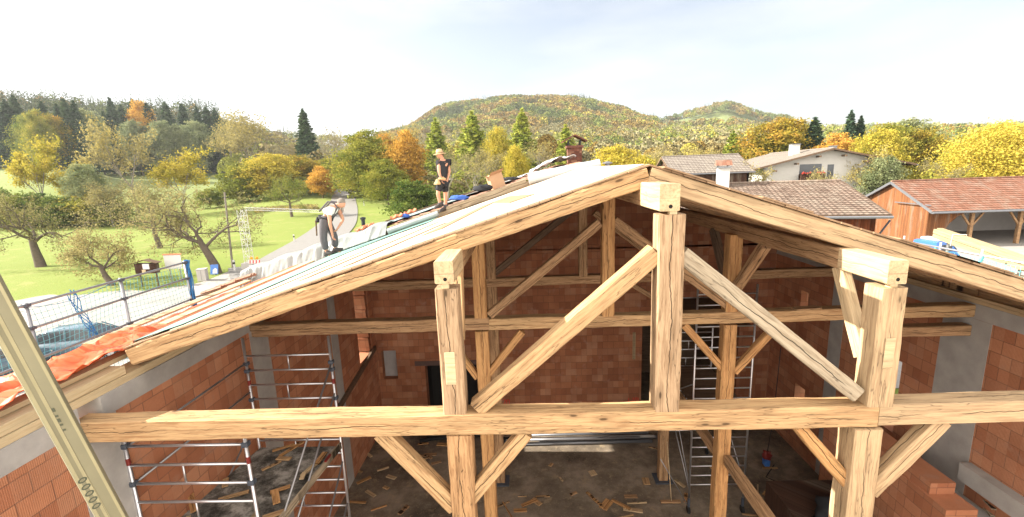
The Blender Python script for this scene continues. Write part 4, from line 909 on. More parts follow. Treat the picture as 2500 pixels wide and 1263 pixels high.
# ridge runs away from the camera: local y = away, so build with local x along the ridge
rz=math.atan2(20,4); W_=16; h_=W_/2; ux=Vector((math.cos(rz),math.sin(rz),0)); uy=Vector((-ux.y,ux.x,0)) # uy points left
O=Vector((ap.x,ap.y,0))+ux*1.2-uy*h_
t,B=gable_house('farmhouse','white rendered farmhouse with wide grey tiled roof, dark balcony and flower boxes','house',(O.x,O.y),rz,24,W_,ec.z+.75,ap.z,1.5,('render_white','render_white'),'tile_grey',ohg=1.2,rows=22,cols=50,groundz=-8)
mw=WM[t.name]; zf=ap.z
def gp(px,py): # point on gable wall plane (local x=-.01)
    r=mw.inverted().to_3x3()@ray(px,py); o=mw.inverted()@Vector((0,0,0)); k=(-.02-o.x)/r.x; return o+r*k
for a,b_,nm,mat in (((1953,402),(2003,437),'window','glass_dark'),((2021,402),(2033,437),'window','glass_dark')):
    p=gp(*a); q=gp(*b_); B(nm,MB().box((-.03,min(p.y,q.y),min(p.z,q.z)),(-.005,max(p.y,q.y),max(p.z,q.z))),mat)
p=gp(1950,424); q=gp(2006,441); B('balcony',MB().box((-1.0,min(p.y,q.y),q.z-.3),(-.06,max(p.y,q.y),p.z-.1)),'planks_dark')
mb=MB()
for i in range(16): y=random.uniform(min(p.y,q.y),max(p.y,q.y)); mb.lathe((-1.1,y,p.z+random.uniform(-.1,.12)),[(.02,-.14),(.16,0),(.02,.14)],5)
B('flower_boxes',mb,'geranium'); 
mb=MB()
for s_ in (-1,1):
    for k in range(3): mb.bar((-1.25,h_+s_*(1.5+k*2.6),zf-.5-(1.5+k*2.6)*.33),(0.1,h_+s_*(1.5+k*2.6),zf-.5-(1.5+k*2.6)*.33),.18,.22)
B('purlin_end',mb,'board_dark'); chim(B,6.,h_+2.3,zf-2,zf+.9,1.1,'render_white'); chim(B,3.2,h_-1.6,zf-1,zf+.35,.7,'zinc')
# low grey-roofed outbuilding left of the farmhouse
a=aty(1690,418,58); b_=aty(1815,415,58)
t,B=gable_house('outbuilding','low dark plank outbuilding with grey tiled roof left of the white farmhouse','outbuilding',(a.x-2,58.8),0,9.4,8,a.z,a.z+1.9,.6,('planks_dark','planks_dark'),'tile_grey',rows=10,cols=24,groundz=-8)
a=aty(2120,447,66); t,B=gable_house('outbuilding','small red-tiled roof showing between the bushes right of the white farmhouse','outbuilding',(a.x,66),0,4,5,a.z,a.z+1.3,.4,('render_grey','render_white'),'tile_red',rows=8,cols=12,groundz=-8)
# ============================================================ old roof beyond the new one
def zold(x): return zroof(x)+.16+.02*(RX-x) if x<RX else zroof(x)+.16
orf=thing('old_roof','old orange tiled roof behind the new boarding, partly covered with sheeting','roof',(RX,12.5,0)); omw=WM[orf.name]
P0=Vector((-6.35,12.5,zold(-6.35)));
mb=MB(); tiled(mb,(-8.15,22.3,zold(-8.15)),(-8.15,12.62,zold(-8.15)),(RX,22.3,zold(RX)),(RX,12.62,zold(RX)),30,40,.03,.03); 
ob=mb.build('tiles','tile_old',orf,mw=frame((-8.15,12.5,zold(-8.15)),(-8.15,22,zold(-8.15)),(.3,0,1)))
mb=MB(); tiled(mb,(9.3,12.62,zold(9.3)),(9.3,22.3,zold(9.3)),(RX,12.62,zold(RX)),(RX,22.3,zold(RX)),24,20,.03,.03); mb.build('tiles','tile_old',orf,mw=frame((9.3,12.5,zold(9.3)),(9.3,22,zold(9.3)),(-.3,0,1)))
mb=MB(); mb.poly([(-8.1,12.66,zold(-8.1)-.02),(RX,12.66,zold(RX)-.02),(9.2,12.66,zold(9.2)-.02),(9.2,12.66,-9),(-6.3,12.66,-9)][:3]+[(9.2,12.66,zroof(9.2)),(RX,12.66,zroof(RX)),(-8.1,12.66,zroof(-8.1))],[(0,1,4,5),(1,2,3,4)]); mb.build('step_board','wood_grey',orf,mw=omw)
mb=MB(); mb.box((-7.5,15.8,-9),(-7.2,22.2,zold(-7.5)-.12)); mb.box((-7.4,21.9,-9),(9,22.2,-2.6)); mb.build('old_wall','render_white',orf,mw=omw)
def sheet(name,label,cat,mat,xs_,ys_,zf,parent=None,amp=.03,fr=3.,nx=46,ny=18,seed=0,thick=0,**k):
    P=[]
    for i in range(nx):
        x=xs_[0]+(xs_[1]-xs_[0])*i/(nx-1); r_=[]
        for j in range(ny):
            y=ys_[0]+(ys_[1]-ys_[0])*j/(ny-1); n=mnoise.noise(Vector((x*fr+seed,y*fr,seed)))+.5*mnoise.noise(Vector((x*fr*2.3,y*fr*2.3+seed,3)))
            r_.append((x+.03*n,y,zf(x,y)+amp*(n+.7)))
        P.append(r_)
    mb=grid(MB(),P); c=Vector((sum(xs_)/2,sum(ys_)/2,zf(sum(xs_)/2,sum(ys_)/2)))
    o=mb.build(name,mat,parent,label=label,cat=cat,mw=Matrix.Translation(c),smooth=True,**k); s_=o.modifiers.new('thickness','SOLIDIFY'); s_.thickness=.006; return o
plain('sheet_white',(.50,.52,.52),.35,var=.06,sc=3,spec=.5); plain('sheet_grey',(.27,.29,.295),.4,var=.2,sc=3,spec=.5); plain('sheet_teal',(.25,.33,.325),.4,var=.25,sc=2,spec=.5); plain('tarp_orange',(.60,.105,.03),.45,var=.2,sc=4,spec=.4)
plain('blue_cloth',(.05,.12,.42),.9,var=.4,sc=12); plain('black_cloth',(.02,.021,.024),.9); plain('cardboard',(.50,.33,.20),.9); plain('clay',(.55,.20,.11),.9,var=.2,sc=8); plain('roll_white',(.42,.44,.45),.4,var=.12,sc=7); plain('brick_dark',(.13,.055,.04),.9,var=.5,sc=9); plain('metal_dark',(.03,.03,.032),.5,.4)
zo=lambda x,y:zold(x)+.07
sheet('roof_sheet','pale teal sheet with long folds covering the old tiles behind the bent worker','sheeting','sheet_teal',(-7.6,-1.9),(12.75,17.2),zo,amp=.035,fr=1.3)
sheet('roof_sheet','pale grey sheet lying over old tiles behind the worker in the hat','sheeting','sheet_grey',(-2.9,-.4),(14.2,20.5),lambda x,y:zold(x)+.09,amp=.04,fr=1.6,seed=5)
sheet('roof_sheet','crumpled clear plastic around the foot of the brick chimney','sheeting','sheet_white',(.2,1.5),(13.3,19.0),lambda x,y:zold(x)+.12+.12*max(0,1-abs(x-.9)*1.6),amp=.11,fr=3.5,seed=9,nx=34,ny=34)
sheet('roof_sheet','narrow strip of clear plastic left of the chimney, between rows of tiles','sheeting','sheet_white',(-.9,.5),(17,19.6),lambda x,y:zold(x)+.08,amp=.05,fr=3.5,seed=19,nx=24,ny=24)
mb=MB()
for i in range(5):
    y=13.2+i*.9; mb.bar((-5.2+i*.3,y,zold(-5.2+i*.3)+.15),(-2.2+i*.4,y+.1,zold(-2.2+i*.4)+.15),.05,.035)
mb=None
for i,(x0,x1,y) in enumerate(((-4.4,-2.3,14.0),(-3.2,-1.2,15.2),(-2.5,-.6,16.4))):
    timber('batten',(x0,y,zold(x0)+.16),(x1,y,zold(x1)+.16),.07,.05,'board_dark',None,ch=.004,wob=.002,label=('dark batten holding down the teal sheet, lowest of three','dark batten over the teal sheet, middle of three','dark batten nearest to the brick chimney, highest of three')[i],cat='batten',group='battens on the roof sheets')
# white wrapped step along the lower half of the old roof edge
P=[]
for i in range(230):
    x=-8.2+4.35*i/229; top=zold(x)+.13+.03*math.sin(i*.13)+.03*mnoise.noise(Vector((x*2,1,1))); bot=zroof(x)+(.085 if x>-5.6 else -.10); r_=[]
    for j in range(18):
        t_=j/17
        if t_<.45: y=13.3-t_/.45*.95; z=top-.02+.06*math.sin(t_*6)
        else: u_=(t_-.45)/.55; y=12.36-.22*u_; z=top*(1-u_)+bot*u_
        fq=1+.6*mnoise.noise(Vector((x*.9,0,4))); f_=mnoise.noise(Vector((x*3.1*fq+t_*.8,t_*.9,2)))*.075+mnoise.noise(Vector((x*6.7+t_*2.,t_*1.6,7)))*.045+mnoise.noise(Vector((x*15,t_*5,9)))*.018; f_*=(.35+.65*min(1,t_*1.6))*.55
        r_.append((x+.25*f_,y+f_*1.2,z+f_*.55))
    P.append(r_)
g=G('crumpled_sheet'); n=g.noise(g.obj(),2.2,4); c=g.mix(n,(.28,.30,.295),(.42,.44,.43)); b_=g.n('BsdfTranslucent'); m_=g.n('MixShader'); g.put(b_.inputs[0],c); m_.inputs[0].default_value=.3; g.done(c,.3,0,.5)
g.t.links.new(g.b.outputs[0],m_.inputs[1]); g.t.links.new(b_.outputs[0],m_.inputs[2]); g.t.links.new(m_.outputs[0],g.out.inputs[0]); M['crumpled_sheet']=g.m
o=grid(MB(),P).build('wrapping_sheet','crumpled_sheet',None,label='long white plastic sheet wrapped in folds over the step at the old roof edge',cat='sheeting',mw=Matrix.Translation(Vector((-5,12.5,-2))),smooth=True); o.modifiers.new('thickness','SOLIDIFY').thickness=.004
# grey rolled strip along the upper half
timber('edge_plank',(-3.75,12.36,zroof(-3.75)+.16),(.05,12.36,zroof(.05)+.15),.09,.20,'wood_grey',None,ch=.01,wob=.004,label='long grey plank on edge along the boundary of new and old roof',cat='plank')
def rollo(name,label,a,b,r,mat,**k):
    mb=MB(); a=Vector(a);b=Vector(b); mb.tube([a.lerp(b,t) for t in frange(0,1,14)],[r*(1+.03*math.sin(i*2.1)) for i in range(14)],18)
    o=mb.build(name,mat,None,label=label,cat='roll',mw=frame(a,b),smooth=False,**k); return o
a=aty(1291,457,12.1); b=aty(1462,397,12.3); r_=.155
a=Vector((a.x,12.1,zroof(a.x)+r_+.07)); b=Vector((b.x,12.15,zroof(b.x)+r_+.07)); o=rollo('membrane_roll','thick white roll of roofing fleece lying up the slope near the ridge',a,b,r_,'roll_white')
d_=(b-a).normalized(); mb=MB(); mb.tube([b+d_*.002,b+d_*.006],r_*.35,12); mb.build('roll_core','black_hole',o,mw=frame(a,b))
a=Vector((-3.75,12.05,zroof(-3.75)+.16)); b=Vector((-2.35,12.1,zroof(-2.35)+.16)); rollo('membrane_roll','slim grey roll of membrane under the feet of the worker in the hat',a,b,.075,'sheet_grey')
# small things along the edge
def onroof(px,py,y,dz=.0): p=aty(px,py,y); return Vector((p.x,y,zold(p.x)+dz))
def blob(name,label,cat,c,s_,mat,seed=0,n=2.5,**k):
    mb=MB(); N=18; K=10; P=[]
    for i in range(K+1):
        th=math.pi*i/K; r_=[]
        for j in range(N+1):
            a=2*math.pi*(j%N)/N; d=Vector((math.sin(th)*math.cos(a),math.sin(th)*math.sin(a),math.cos(th))); q=1+.55*mnoise.noise(d*n+Vector((seed,0,0)))+.2*mnoise.noise(d*n*3+Vector((0,seed,0)))
            r_.append(Vector(c)+Vector((d.x*s_[0]*q,d.y*s_[1]*q,max(d.z*s_[2]*q,-s_[2]*.35))))
        P.append(r_)
    grid(mb,P); return mb.build(name,mat,k.pop('parent',None),label=label,cat=cat,mw=Matrix.Translation(Vector(c)),smooth=True,**k)
blob('cloth','bright blue cloth bundle behind the boots of the hatted worker','cloth',onroof(1122,488,12.55,.12),(.26,.12,.09),'blue_cloth',3,4)
blob('cloth','small dark blue cloth between two orange tiles','cloth',onroof(986,532,12.7,.14),(.17,.1,.07),'blue_cloth',8,4)
blob('bag','black bag lying right of the blue cloth on the roof edge','bag',onroof(1180,467,12.6,.16),(.26,.15,.12),'black_cloth',5,4)
blob('bag','dark jacket on the tiles right of the cardboard box','jacket',onroof(1248,430,14.4,.16),(.26,.2,.07),'black_cloth',12,4)
p=onroof(1215,452,13.2,.06); q=MB()
mwb=Matrix.Translation(p)@Matrix.Rotation(math.radians(22),4,'Z')@Matrix.Rotation(math.radians(-17),4,'Y')
q.v=[]; q.box((-.2,-.16,0),(.2,.16,.40)); q.poly([(-.2,-.16,.40),(.2,-.16,.40),(.24,-.34,.50),(-.16,-.34,.50)],[(0,1,2,3)]); q.poly([(-.2,.16,.401),(-.2,-.16,.401),(-.38,-.16,.48),(-.38,.16,.48)],[(0,1,2,3)])
q.v=[mwb@v for v in q.v]; q.build('cardboard_box','cardboard',None,label='open brown cardboard box on the old roof edge',cat='box',mw=mwb)
for (px,py,y),lb in zip(((885,572,12.6),(900,568,12.9),(1003,521,13.0),(970,541,12.6)),('orange clay tile piece standing on the white wrapping','second orange clay piece just behind the first on the white wrapping','orange clay tile right of the dark blue cloth','orange clay tile left of the dark blue cloth')):
    p=onroof(px,py,y,.16); mb=MB(); mw_=Matrix.Translation(p)@Matrix.Rotation(-.3,4,'Y')@Matrix.Rotation(random.uniform(-.5,.5),4,'Z'); P=[[mw_@Vector((-.18+.36*i/6,-.11+.22*j/6,.03*math.cos(j*2.1)+(.04 if i%3==0 else 0))) for j in range(7)] for i in range(7)]
    o=grid(mb,P).build('roof_tile','clay',None,label=lb,cat='roof tile',mw=mw_,group='loose clay tiles on the roof edge'); o.modifiers.new('t','SOLIDIFY').thickness=.05
# brick chimney with little roof
ch=aty(1402,385,20.2); cz=zold(ch.x); t=thing('brick_chimney','dark brick chimney with small pitched cover behind the plastic sheeting','chimney',(ch.x,20.2,cz)); mw=WM[t.name]; brick('brick_small',(.20,.075,.05),(.10,.04,.03),(.10,.075,.06),.24,.075,.008)
cw=.30; zs=aty(1402,362,20.2).z; zap=aty(1402,331,20.2).z
MB().box((ch.x-cw,20.2-cw,cz-.4),(ch.x+cw,20.2+cw,zs)).build('shaft','brick_small',t,mw=mw)
MB().box((ch.x-cw-.06,20.2-cw-.06,zs+.001),(ch.x+cw+.06,20.2+cw+.06,zs+.10)).build('cap_slab','brick_dark',t,mw=mw)
for sx in (-1,1):
    for sy in (-1,1): MB().bar((ch.x+sx*.25,20.2+sy*.25,zs+.10),(ch.x+sx*.25,20.2+sy*.25,zap-.2),.05,.05).build('cover_leg','metal_dark',t,mw=mw)
mb=MB()
for s_ in (-1,1): mb.bar((ch.x+s_*.52,20.2,zap-.27),(ch.x,20.2,zap),.8,.05)
mb.build('cover','brick_dark',t,mw=mw)
v=aty(1483,405,14); mb=MB(); mb.lathe((v.x,14,zold(v.x)-.1),[(.07,0),(.07,.38),(.15,.39),(.15,.42),(.02,.46)],12); mb.build('vent_pipe','zinc',None,label='short grey vent pipe with flat cap beside the end of the white roll',cat='vent pipe',mw=Matrix.Translation((v.x,14,0)))
v=aty(888,555,14.5); mb=MB(); mb.lathe((v.x,14.5,zold(v.x)-.1),[(.06,0),(.06,.55),(.09,.56),(.09,.62),(.02,.64)],12); mb.build('vent_pipe','metal_dark',None,label='black vent pipe on the old roof right of the bent worker',cat='vent pipe',mw=Matrix.Translation((v.x,14.5,0)))
# ---- left eave: orange tarp, planks, old tiles
P=[]
for i in range(120):
    y=3.4+8.6*i/119; r_=[]
    for j in range(12):
        x=-6.62+1.02*j/11; n=mnoise.noise(Vector((x*5,y*3.2,1)))*.07+mnoise.noise(Vector((x*11,y*9,5)))*.03
        base=-2.44+.14*(j/11); ampf=1.7 if y<6.8 else .5
        r_.append((x,y,base+(n+.06)*ampf+.05*math.sin(j*.55)))
    P.append(r_)
o=grid(MB(),P).build('orange_tarp','tarp_orange',None,label='crumpled translucent orange tarp running along the left eave',cat='tarp',mw=Matrix.Translation((-6.1,7,-2.6)),smooth=True); o.modifiers.new('t','SOLIDIFY').thickness=.006
timber('eave_plank',(-6.02,6.9,-2.26),(-6.02,12.2,-2.26),.15,.03,'wood_fresh',None,ch=.003,wob=.003,label='pale plank between the orange tarp and the teal membrane',cat='plank')
timber('eave_plank',(-6.62,6.2,-2.32),(-6.62,10.2,-2.32),.16,.03,'wood_new',None,ch=.003,wob=.003,label='pale plank along the outer edge of the orange tarp',cat='plank')
t=thing('old_eave_tiles','row of old brown eave tiles jutting out left of the white wrapping','roof tiles',(-8.6,11.8,-2.9)); mw=WM[t.name]
for k,(xa,ya,za) in enumerate(((-9.0,11.75,-3.02),(-8.65,11.85,-2.92),(-8.25,11.95,-2.80))):
    P=[]
    for i in range(8):
        r_=[]
        for j in range(9): r_.append((xa+.6*i/7,ya+.28*j/8+.0,za+.17*i/7+.035*math.sin(j*1.57)+(k*.02)))
        P.append(r_)
    o=grid(MB(),P).build('roof_tile','tile_old',t,mw=mw); o.modifiers.new('t','SOLIDIFY').thickness=.03
timber('tile_batten',(-9.2,11.7,-3.10),(-7.9,11.8,-2.78),.06,.05,'board_dark',t,ch=.003,wob=.003)
MB().box((-6.3,11.9,-9),(-5.9,12.3,-2.45)).build('plank_end','render_white',t,mw=mw)
# ============================================================ guard rails and nets
plain('net_blue',(.10,.30,.36),.8,var=.2,sc=5); plain('net_teal',(.12,.45,.48),.8,var=.2,sc=5); plain('net_dark',(.035,.16,.38),.9,var=.4,sc=9)
XR=-7.0
pA=atx(62,742,XR); pB=atx(294,682,XR); pC=atx(450,638,XR); pS=atx(-40,770,XR)
print('rail pts',pA,pB,pC)
zt_r=(pA.z+pB.z+pC.z)/3
t=thing('guard_rail','galvanised scaffold guard rail with blue safety net along the left eave','guard rail',(XR,pB.y,zt_r-1)); mw=WM[t.name]
for y in (pA.y,pB.y,pC.y):
    mb=MB(); mb.tube([(XR,y,zt_r-2.4),(XR,y,zt_r+.01)],.024,8); o=mb.build('post','galvanised',t,mw=mw,smooth=True)
    for dz_ in (0,.33,.78,1.08): MB().box((XR-.035,y-.035,zt_r-dz_-.045),(XR+.04,y+.035,zt_r-dz_+.0)).build('coupler','dark_plastic',o,mw=mw)
for k,dz_ in enumerate((0,.33,.78,1.08)):
    mb=MB(); mb.tube([(XR,2.4,zt_r-dz_-.02-.02*(k>0)),(XR,pC.y+.1,zt_r-dz_-.02)],.019,8); mb.build('rail','galvanised',t,mw=mw,smooth=True)
mb=MB(); ny=int((pC.y-2.6)/.08)
def sag(y,z): return XR-.03+.05*math.sin(y*2.1)*math.sin((z-zt_r)*3), 
for i in range(ny+1):
    y=2.6+i*.08; mb.tube([(XR-.03+.03*math.sin(y*2.1+k_),y+.02*math.sin(k_*1.3+y),zt_r-.05-.05*abs(math.sin(y*1.3))-k_*.25) for k_ in range(7)],.0036,3,caps=False)
for k_ in range(19):
    mb.tube([(XR-.03+.03*math.sin(y*2.1+k_*.4),y,zt_r-.05-.05*abs(math.sin(y*1.3))-k_*.083) for y in frange(2.6,pC.y,40)],.0036,3,caps=False)
mb.build('safety_net','net_blue',t,mw=mw)
mb=MB()
for i in range(26):
    a=random.uniform(0,6.28); r_=random.uniform(.0,.055); mb.tube([(XR+math.cos(a)*r_+.02*math.sin(k*1.7+i),pC.y+.05+math.sin(a)*r_+.02*math.cos(k*2+i),zt_r+.02-k*.14) for k in range(9)],.011,4)
mb.build('rolled_net','net_dark',None,label='bundle of rolled dark blue net hanging from the end post of the guard rail',cat='net',mw=Matrix.Translation((XR,pC.y,zt_r)))
mb=MB(); yk=atx(175,712,XR).y
for i in range(5): mb.tube([(XR-.03+.02*math.sin(i+k),yk+.05*math.sin(k*.9+i)+k*.03,zt_r+.03-k*.11-.01*i) for k in range(9)],.006,4)
for i in range(3): mb.tube([(XR-.04,yk+d,zt_r-.02-.12*math.sin((d+.8)/1.6*3.14)) for d in frange(-.8,.8,9)],.005,4)
mb.build('rope','net_dark',t,mw=mw)
# right side scaffold rail
XQ=10.4; q1=atx(2115,571,XQ); q2=atx(2498,643,XQ); print('right rail',q1,q2); zq=(q1.z+q2.z)/2
t=thing('guard_rail','white-lit scaffold rail with teal netting beyond the right eave','guard rail',(XQ,10,zq-1)); mw=WM[t.name]
MB().tube([(XQ,7.5,zq),(XQ,q1.y+1.5,zq)],.025,8).build('rail','aluminium',t,mw=mw,smooth=True)
for px in (2205,2296,2400):
    y=atx(px,600,XQ).y; MB().tube([(XQ,y,zq-1.6),(XQ,y,zq+.14)],.024,8).build('post','aluminium',t,mw=mw,smooth=True)
mb=MB()
for i in range(70):
    y=7.6+i*.10; mb.tube([(XQ+.03,y,zq-.06-.05*abs(math.sin(y*1.7))-.15*k_) for k_ in range(5)],.0045,3,caps=False)
for k_ in range(6): mb.tube([(XQ+.03,y,zq-.06-.05*abs(math.sin(y*1.7))-.11*k_) for y in frange(7.6,14.6,50)],.0045,3,caps=False)
for yy in (8.9,10.4,11.6): mb.tube([(XQ+.02,yy,zq),(XQ-.02,yy+.05,zq-.25),(XQ,yy-.04,zq-.5)],.035,6)
mb.build('safety_net','net_teal',t,mw=mw)
# timber bundle and lumber stack
t=thing('timber_bundle','strapped bundle of long pale squared timbers pointing down to the right edge','timber bundle',aty(2400,600,11)); mw=WM[t.name]
a=aty(2292,573,13.0); b=aty(2560,668,9.6); d_=(b-a); up=Vector((0,0,1)); sv=d_.cross(up).normalized()
for i,(u_,v_) in enumerate(((0,0),(.15,0),(0,.13),(.15,.13))):
    o=a+sv*u_+up*v_+d_.normalized()*(.12*(i%2)); timber('squared_timber',o,o+d_,.13,.115,'wood_stack',t,ch=.004,wob=.002,wane=0)
c=a+d_.normalized()*.9+sv*.075+up*.065; mb=MB(); x_=d_.normalized(); zz=x_.cross(sv); hs_=.15
mb.tube([c+sv*s1*hs_+zz*s2*hs_ for s1,s2 in ((1,1),(1,-1),(-1,-1),(-1,1),(1,1))],.012,4); mb.build('strap','sheet_white',t,mw=mw)
for k in (0.12,.8):
    p=a.lerp(b,k); MB().tube([(p.x,p.y,-8.2),(p.x,p.y,p.z-.08)],.03,8).build('support_post','galvanised',t,mw=mw)
t=thing('lumber_stack','stack of pale planks with a teal strap behind the right roof slope','lumber',aty(2440,650,10.6)); mw=WM[t.name]
a=aty(2325,640,12.2); b=aty(2560,690,9.6); d_=b-a; sv=d_.cross(up).normalized()
for i in range(3):
    for j in range(3):
        o=a+sv*(.2*j)+up*(-.02-.085*i)+d_.normalized()*random.uniform(-.1,.1); timber('plank',o,o+d_,.19,.075,'wood_stack',t,ch=.003,wob=.002,wane=0)
p=a.lerp(b,.62); mb=MB(); mb.tube([p+sv*(-.12)+up*.04,p+sv*(-.12)+up*(-.25)],.03,6); mb.tube([p+sv*(-.12)+up*.04,p+sv*.5+up*.04],.02,6); mb.build('strap','net_teal',t,mw=mw)
for k in (0.12,.8):
    p=a.lerp(b,k); MB().tube([(p.x,p.y,-8.2),(p.x,p.y,p.z-.3)],.03,8).build('support_post','galvanised',t,mw=mw)
# ============================================================ vehicles
plain('car_paint',(.10,.15,.19),.22,var=.03,spec=.7); plain('truck_blue',(.05,.16,.48),.35,var=.05,spec=.5); plain('rubber',(.02,.02,.02),.85); plain('paint_white',(.60,.60,.59),.5,var=.04); plain('paint_red',(.60,.03,.02),.5); plain('lamp_amber',(.85,.33,.02),.3); plain('skin',(.46,.235,.155),.6,var=.08,sc=20); plain('cloth_white',(.66,.65,.63),.9,var=.05,sc=15); plain('cloth_grey',(.085,.08,.088),.9,var=.25,sc=14); plain('cloth_black',(.022,.022,.026),.9,var=.3,sc=14); plain('hair_grey',(.17,.15,.13),.9,var=.3,sc=40); plain('straw',(.50,.35,.20),.9,var=.15,sc=40); plain('leather',(.42,.27,.14),.8,var=.2,sc=18); plain('boot',(.05,.045,.045),.8,var=.3,sc=20); plain('plywood_old',(.22,.20,.125),.55,var=.35,sc=3,spec=.4); plain('plywood_edge',(.36,.32,.19),.6,var=.3,sc=5); plain('ink',(.09,.095,.065),.8)
def loft(mb,secs):  # secs: list of closed rings with equal counts
    b=len(mb.v); n=len(secs[0])
    for s_ in secs: mb.v+=[Vector(p) for p in s_]
    for i in range(len(secs)-1):
        for j in range(n): mb.f.append((b+i*n+j,b+i*n+(j+1)%n,b+(i+1)*n+(j+1)%n,b+(i+1)*n+j))
    mb.f.append(tuple(b+j for j in reversed(range(n)))); mb.f.append(tuple(b+(len(secs)-1)*n+j for j in range(n))); return mb
def car(label,loc,rz):
    t=thing('car',label,'car',loc,rz); mw=WM[t.name]
    def B(nm,mb,mat,par=None,**k): mb.v=[mw@v for v in mb.v]; return mb.build(nm,mat,par or t,mw=mw,**k)
    prof=[(-2.1,.45,.62,.70),(-2.05,.35,.86,.80),(-1.6,.25,.93,.86),(-.8,.22,.95,.88),(.3,.22,.97,.89),(1.0,.22,.96,.89),(1.6,.25,.90,.86),(2.02,.33,.78,.76),(2.12,.42,.62,.62)]
    secs=[]
    for x,zb,ztp,hw in prof: secs.append([(x,-hw,zb),(x,-hw,ztp*.72),(x,-hw*.94,ztp),(x,0,ztp+.03),(x,hw*.94,ztp),(x,hw,ztp*.72),(x,hw,zb)])
    B('body',loft(MB(),secs),'car_paint',smooth=True)
    gp_=[(-2.0,.90,.70,.93),(-1.75,.92,.66,1.22),(-1.3,.93,.60,1.42),(-.4,.94,.58,1.48),(.3,.94,.58,1.44),(.75,.95,.62,1.22),(1.15,.95,.68,.98)]
    secs=[[(x,-hb*1.12,zb_-.02),(x,-hb,zt__-.06),(x,-hb*.7,zt__),(x,hb*.7,zt__),(x,hb,zt__-.06),(x,hb*1.12,zb_-.02)] for x,zb_,hb,zt__ in gp_]
    B('windows',loft(MB(),secs),'glass_dark',smooth=False)
    secs=[[(x,-hb*.95,zt__-.055),(x,-hb*.68,zt__+.012),(x,hb*.68,zt__+.012),(x,hb*.95,zt__-.055),(x,hb*.6,zt__-.07),(x,-hb*.6,zt__-.07)] for x,zb_,hb,zt__ in [(-1.42,.9,.62,1.385),(-1.2,.9,.61,1.44),(-.4,.94,.59,1.485),(.3,.94,.59,1.445),(.4,.94,.60,1.405)]]
    B('roof',loft(MB(),secs),'car_paint',smooth=True)
    for s_ in (-1,1):
        mb=MB(); 
        for p,q in (((-1.95,.63*s_,.95),(-1.35,.625*s_,1.40)),((-.45,.68*s_,.93),(-.42,.60*s_,1.44)),((1.12,.72*s_,.97),(.38,.62*s_,1.41))): mb.bar(p,q,.05,.05)
        B('window_pillar',mb,'car_paint')
        B('side_mirror',MB().box((.78,.80*s_-.08,.95),(.92,.80*s_+.08,1.07)),'car_paint',bevel=.02)
        for x in (-1.3,1.35):
            w_=B('wheel',MB().lathe((x,s_*.80,.31),[(.2,-.1),(.30,-.1),(.315,-.06),(.315,.06),(.30,.1),(.2,.1)],20,(0,1,0)),'rubber'); B('rim',MB().lathe((x,s_*.80,.31),[(.05,-.105),(.19,-.105),(.19,.105),(.05,.105)],12,(0,1,0)),'aluminium',w_)
        B('headlight',MB().box((2.0,s_*.6-.14,.60),(2.13,s_*.6+.14,.70)),'paint_white',bevel=.02); B('tail_light',MB().box((-2.12,s_*.62-.1,.66),(-2.03,s_*.62+.1,.80)),'paint_red',bevel=.02)
    B('number_plate',MB().box((2.115,-.26,.42),(2.14,.26,.53)),'paint_white'); B('number_plate',MB().box((-2.14,-.26,.55),(-2.105,.26,.66)),'paint_white')
    return t
c_=atz(205,798,-6.56); c_=Vector((c_.x,c_.y,tz(c_.x,c_.y)+.04)); car('dark blue-grey hatchback parked on the gravel below the left guard rail',c_,math.radians(14))
c2=atz(-60,860,-6.56); car('dark car standing behind the leaning boards at the left edge',Vector((c2.x,c2.y,-7.96)),math.radians(80))
# blue truck
p=aty(2283,606,33); gz_=-8.1; t=thing('truck','small blue lorry with low dropside bed parked in front of the open shed','truck',(p.x,33,gz_),math.radians(8)); mw=WM[t.name]
def B(nm,mb,mat,par=None,**k): mb.v=[mw@v for v in mb.v]; return mb.build(nm,mat,par or t,mw=mw,**k)
zt_=p.z-gz_+.55
B('cab',loft(MB(),[[(x,-.95,.5),(x,-.95,z1),(x,-.8,z2),(x,.8,z2),(x,.95,z1),(x,.95,.5)] for x,z1,z2 in ((-.9,1.5,zt_),(-.7,1.6,zt_+.05),(.2,1.6,zt_+.05),(.75,1.25,1.5),(.95,1.1,1.2))]),'truck_blue')
B('windscreen',MB().poly([(.24,-.8,zt_-.08),(.24,.8,zt_-.08),(.74,.85,1.5),(.74,-.85,1.5),(.27,-.8,zt_-.06),(.27,.8,zt_-.06),(.78,.85,1.52),(.78,-.85,1.52)],[(4,5,6,7),(0,3,2,1),(0,4,7,3),(1,2,6,5)]),'glass_dark')
B('side_window',MB().box((-.6,-.97,1.45),(.2,-.955,zt_-.15)),'glass_dark')
B('roof_spoiler',MB().box((-.6,-.7,zt_+.052),(.1,.7,zt_+.25)),'paint_white',bevel=.08)
B('bed',MB().box((-4.6,-1.05,.8),(-.95,1.05,.95)),'metal_dark')
for y in (-1.05,1.0): B('dropside',MB().box((-4.6,y,.95),(-.95,y+.05,1.35)),'truck_blue')
for x in (.2,-3.6):
    for y in (-.9,.9): w_=B('wheel',MB().lathe((x,y,.42),[(.25,-.14),(.40,-.14),(.42,-.08),(.42,.08),(.40,.14),(.25,.14)],18,(0,1,0)),'rubber'); B('rim',MB().lathe((x,y,.42),[(.05,-.145),(.24,-.145),(.24,.145),(.05,.145)],12,(0,1,0)),'paint_white',w_)
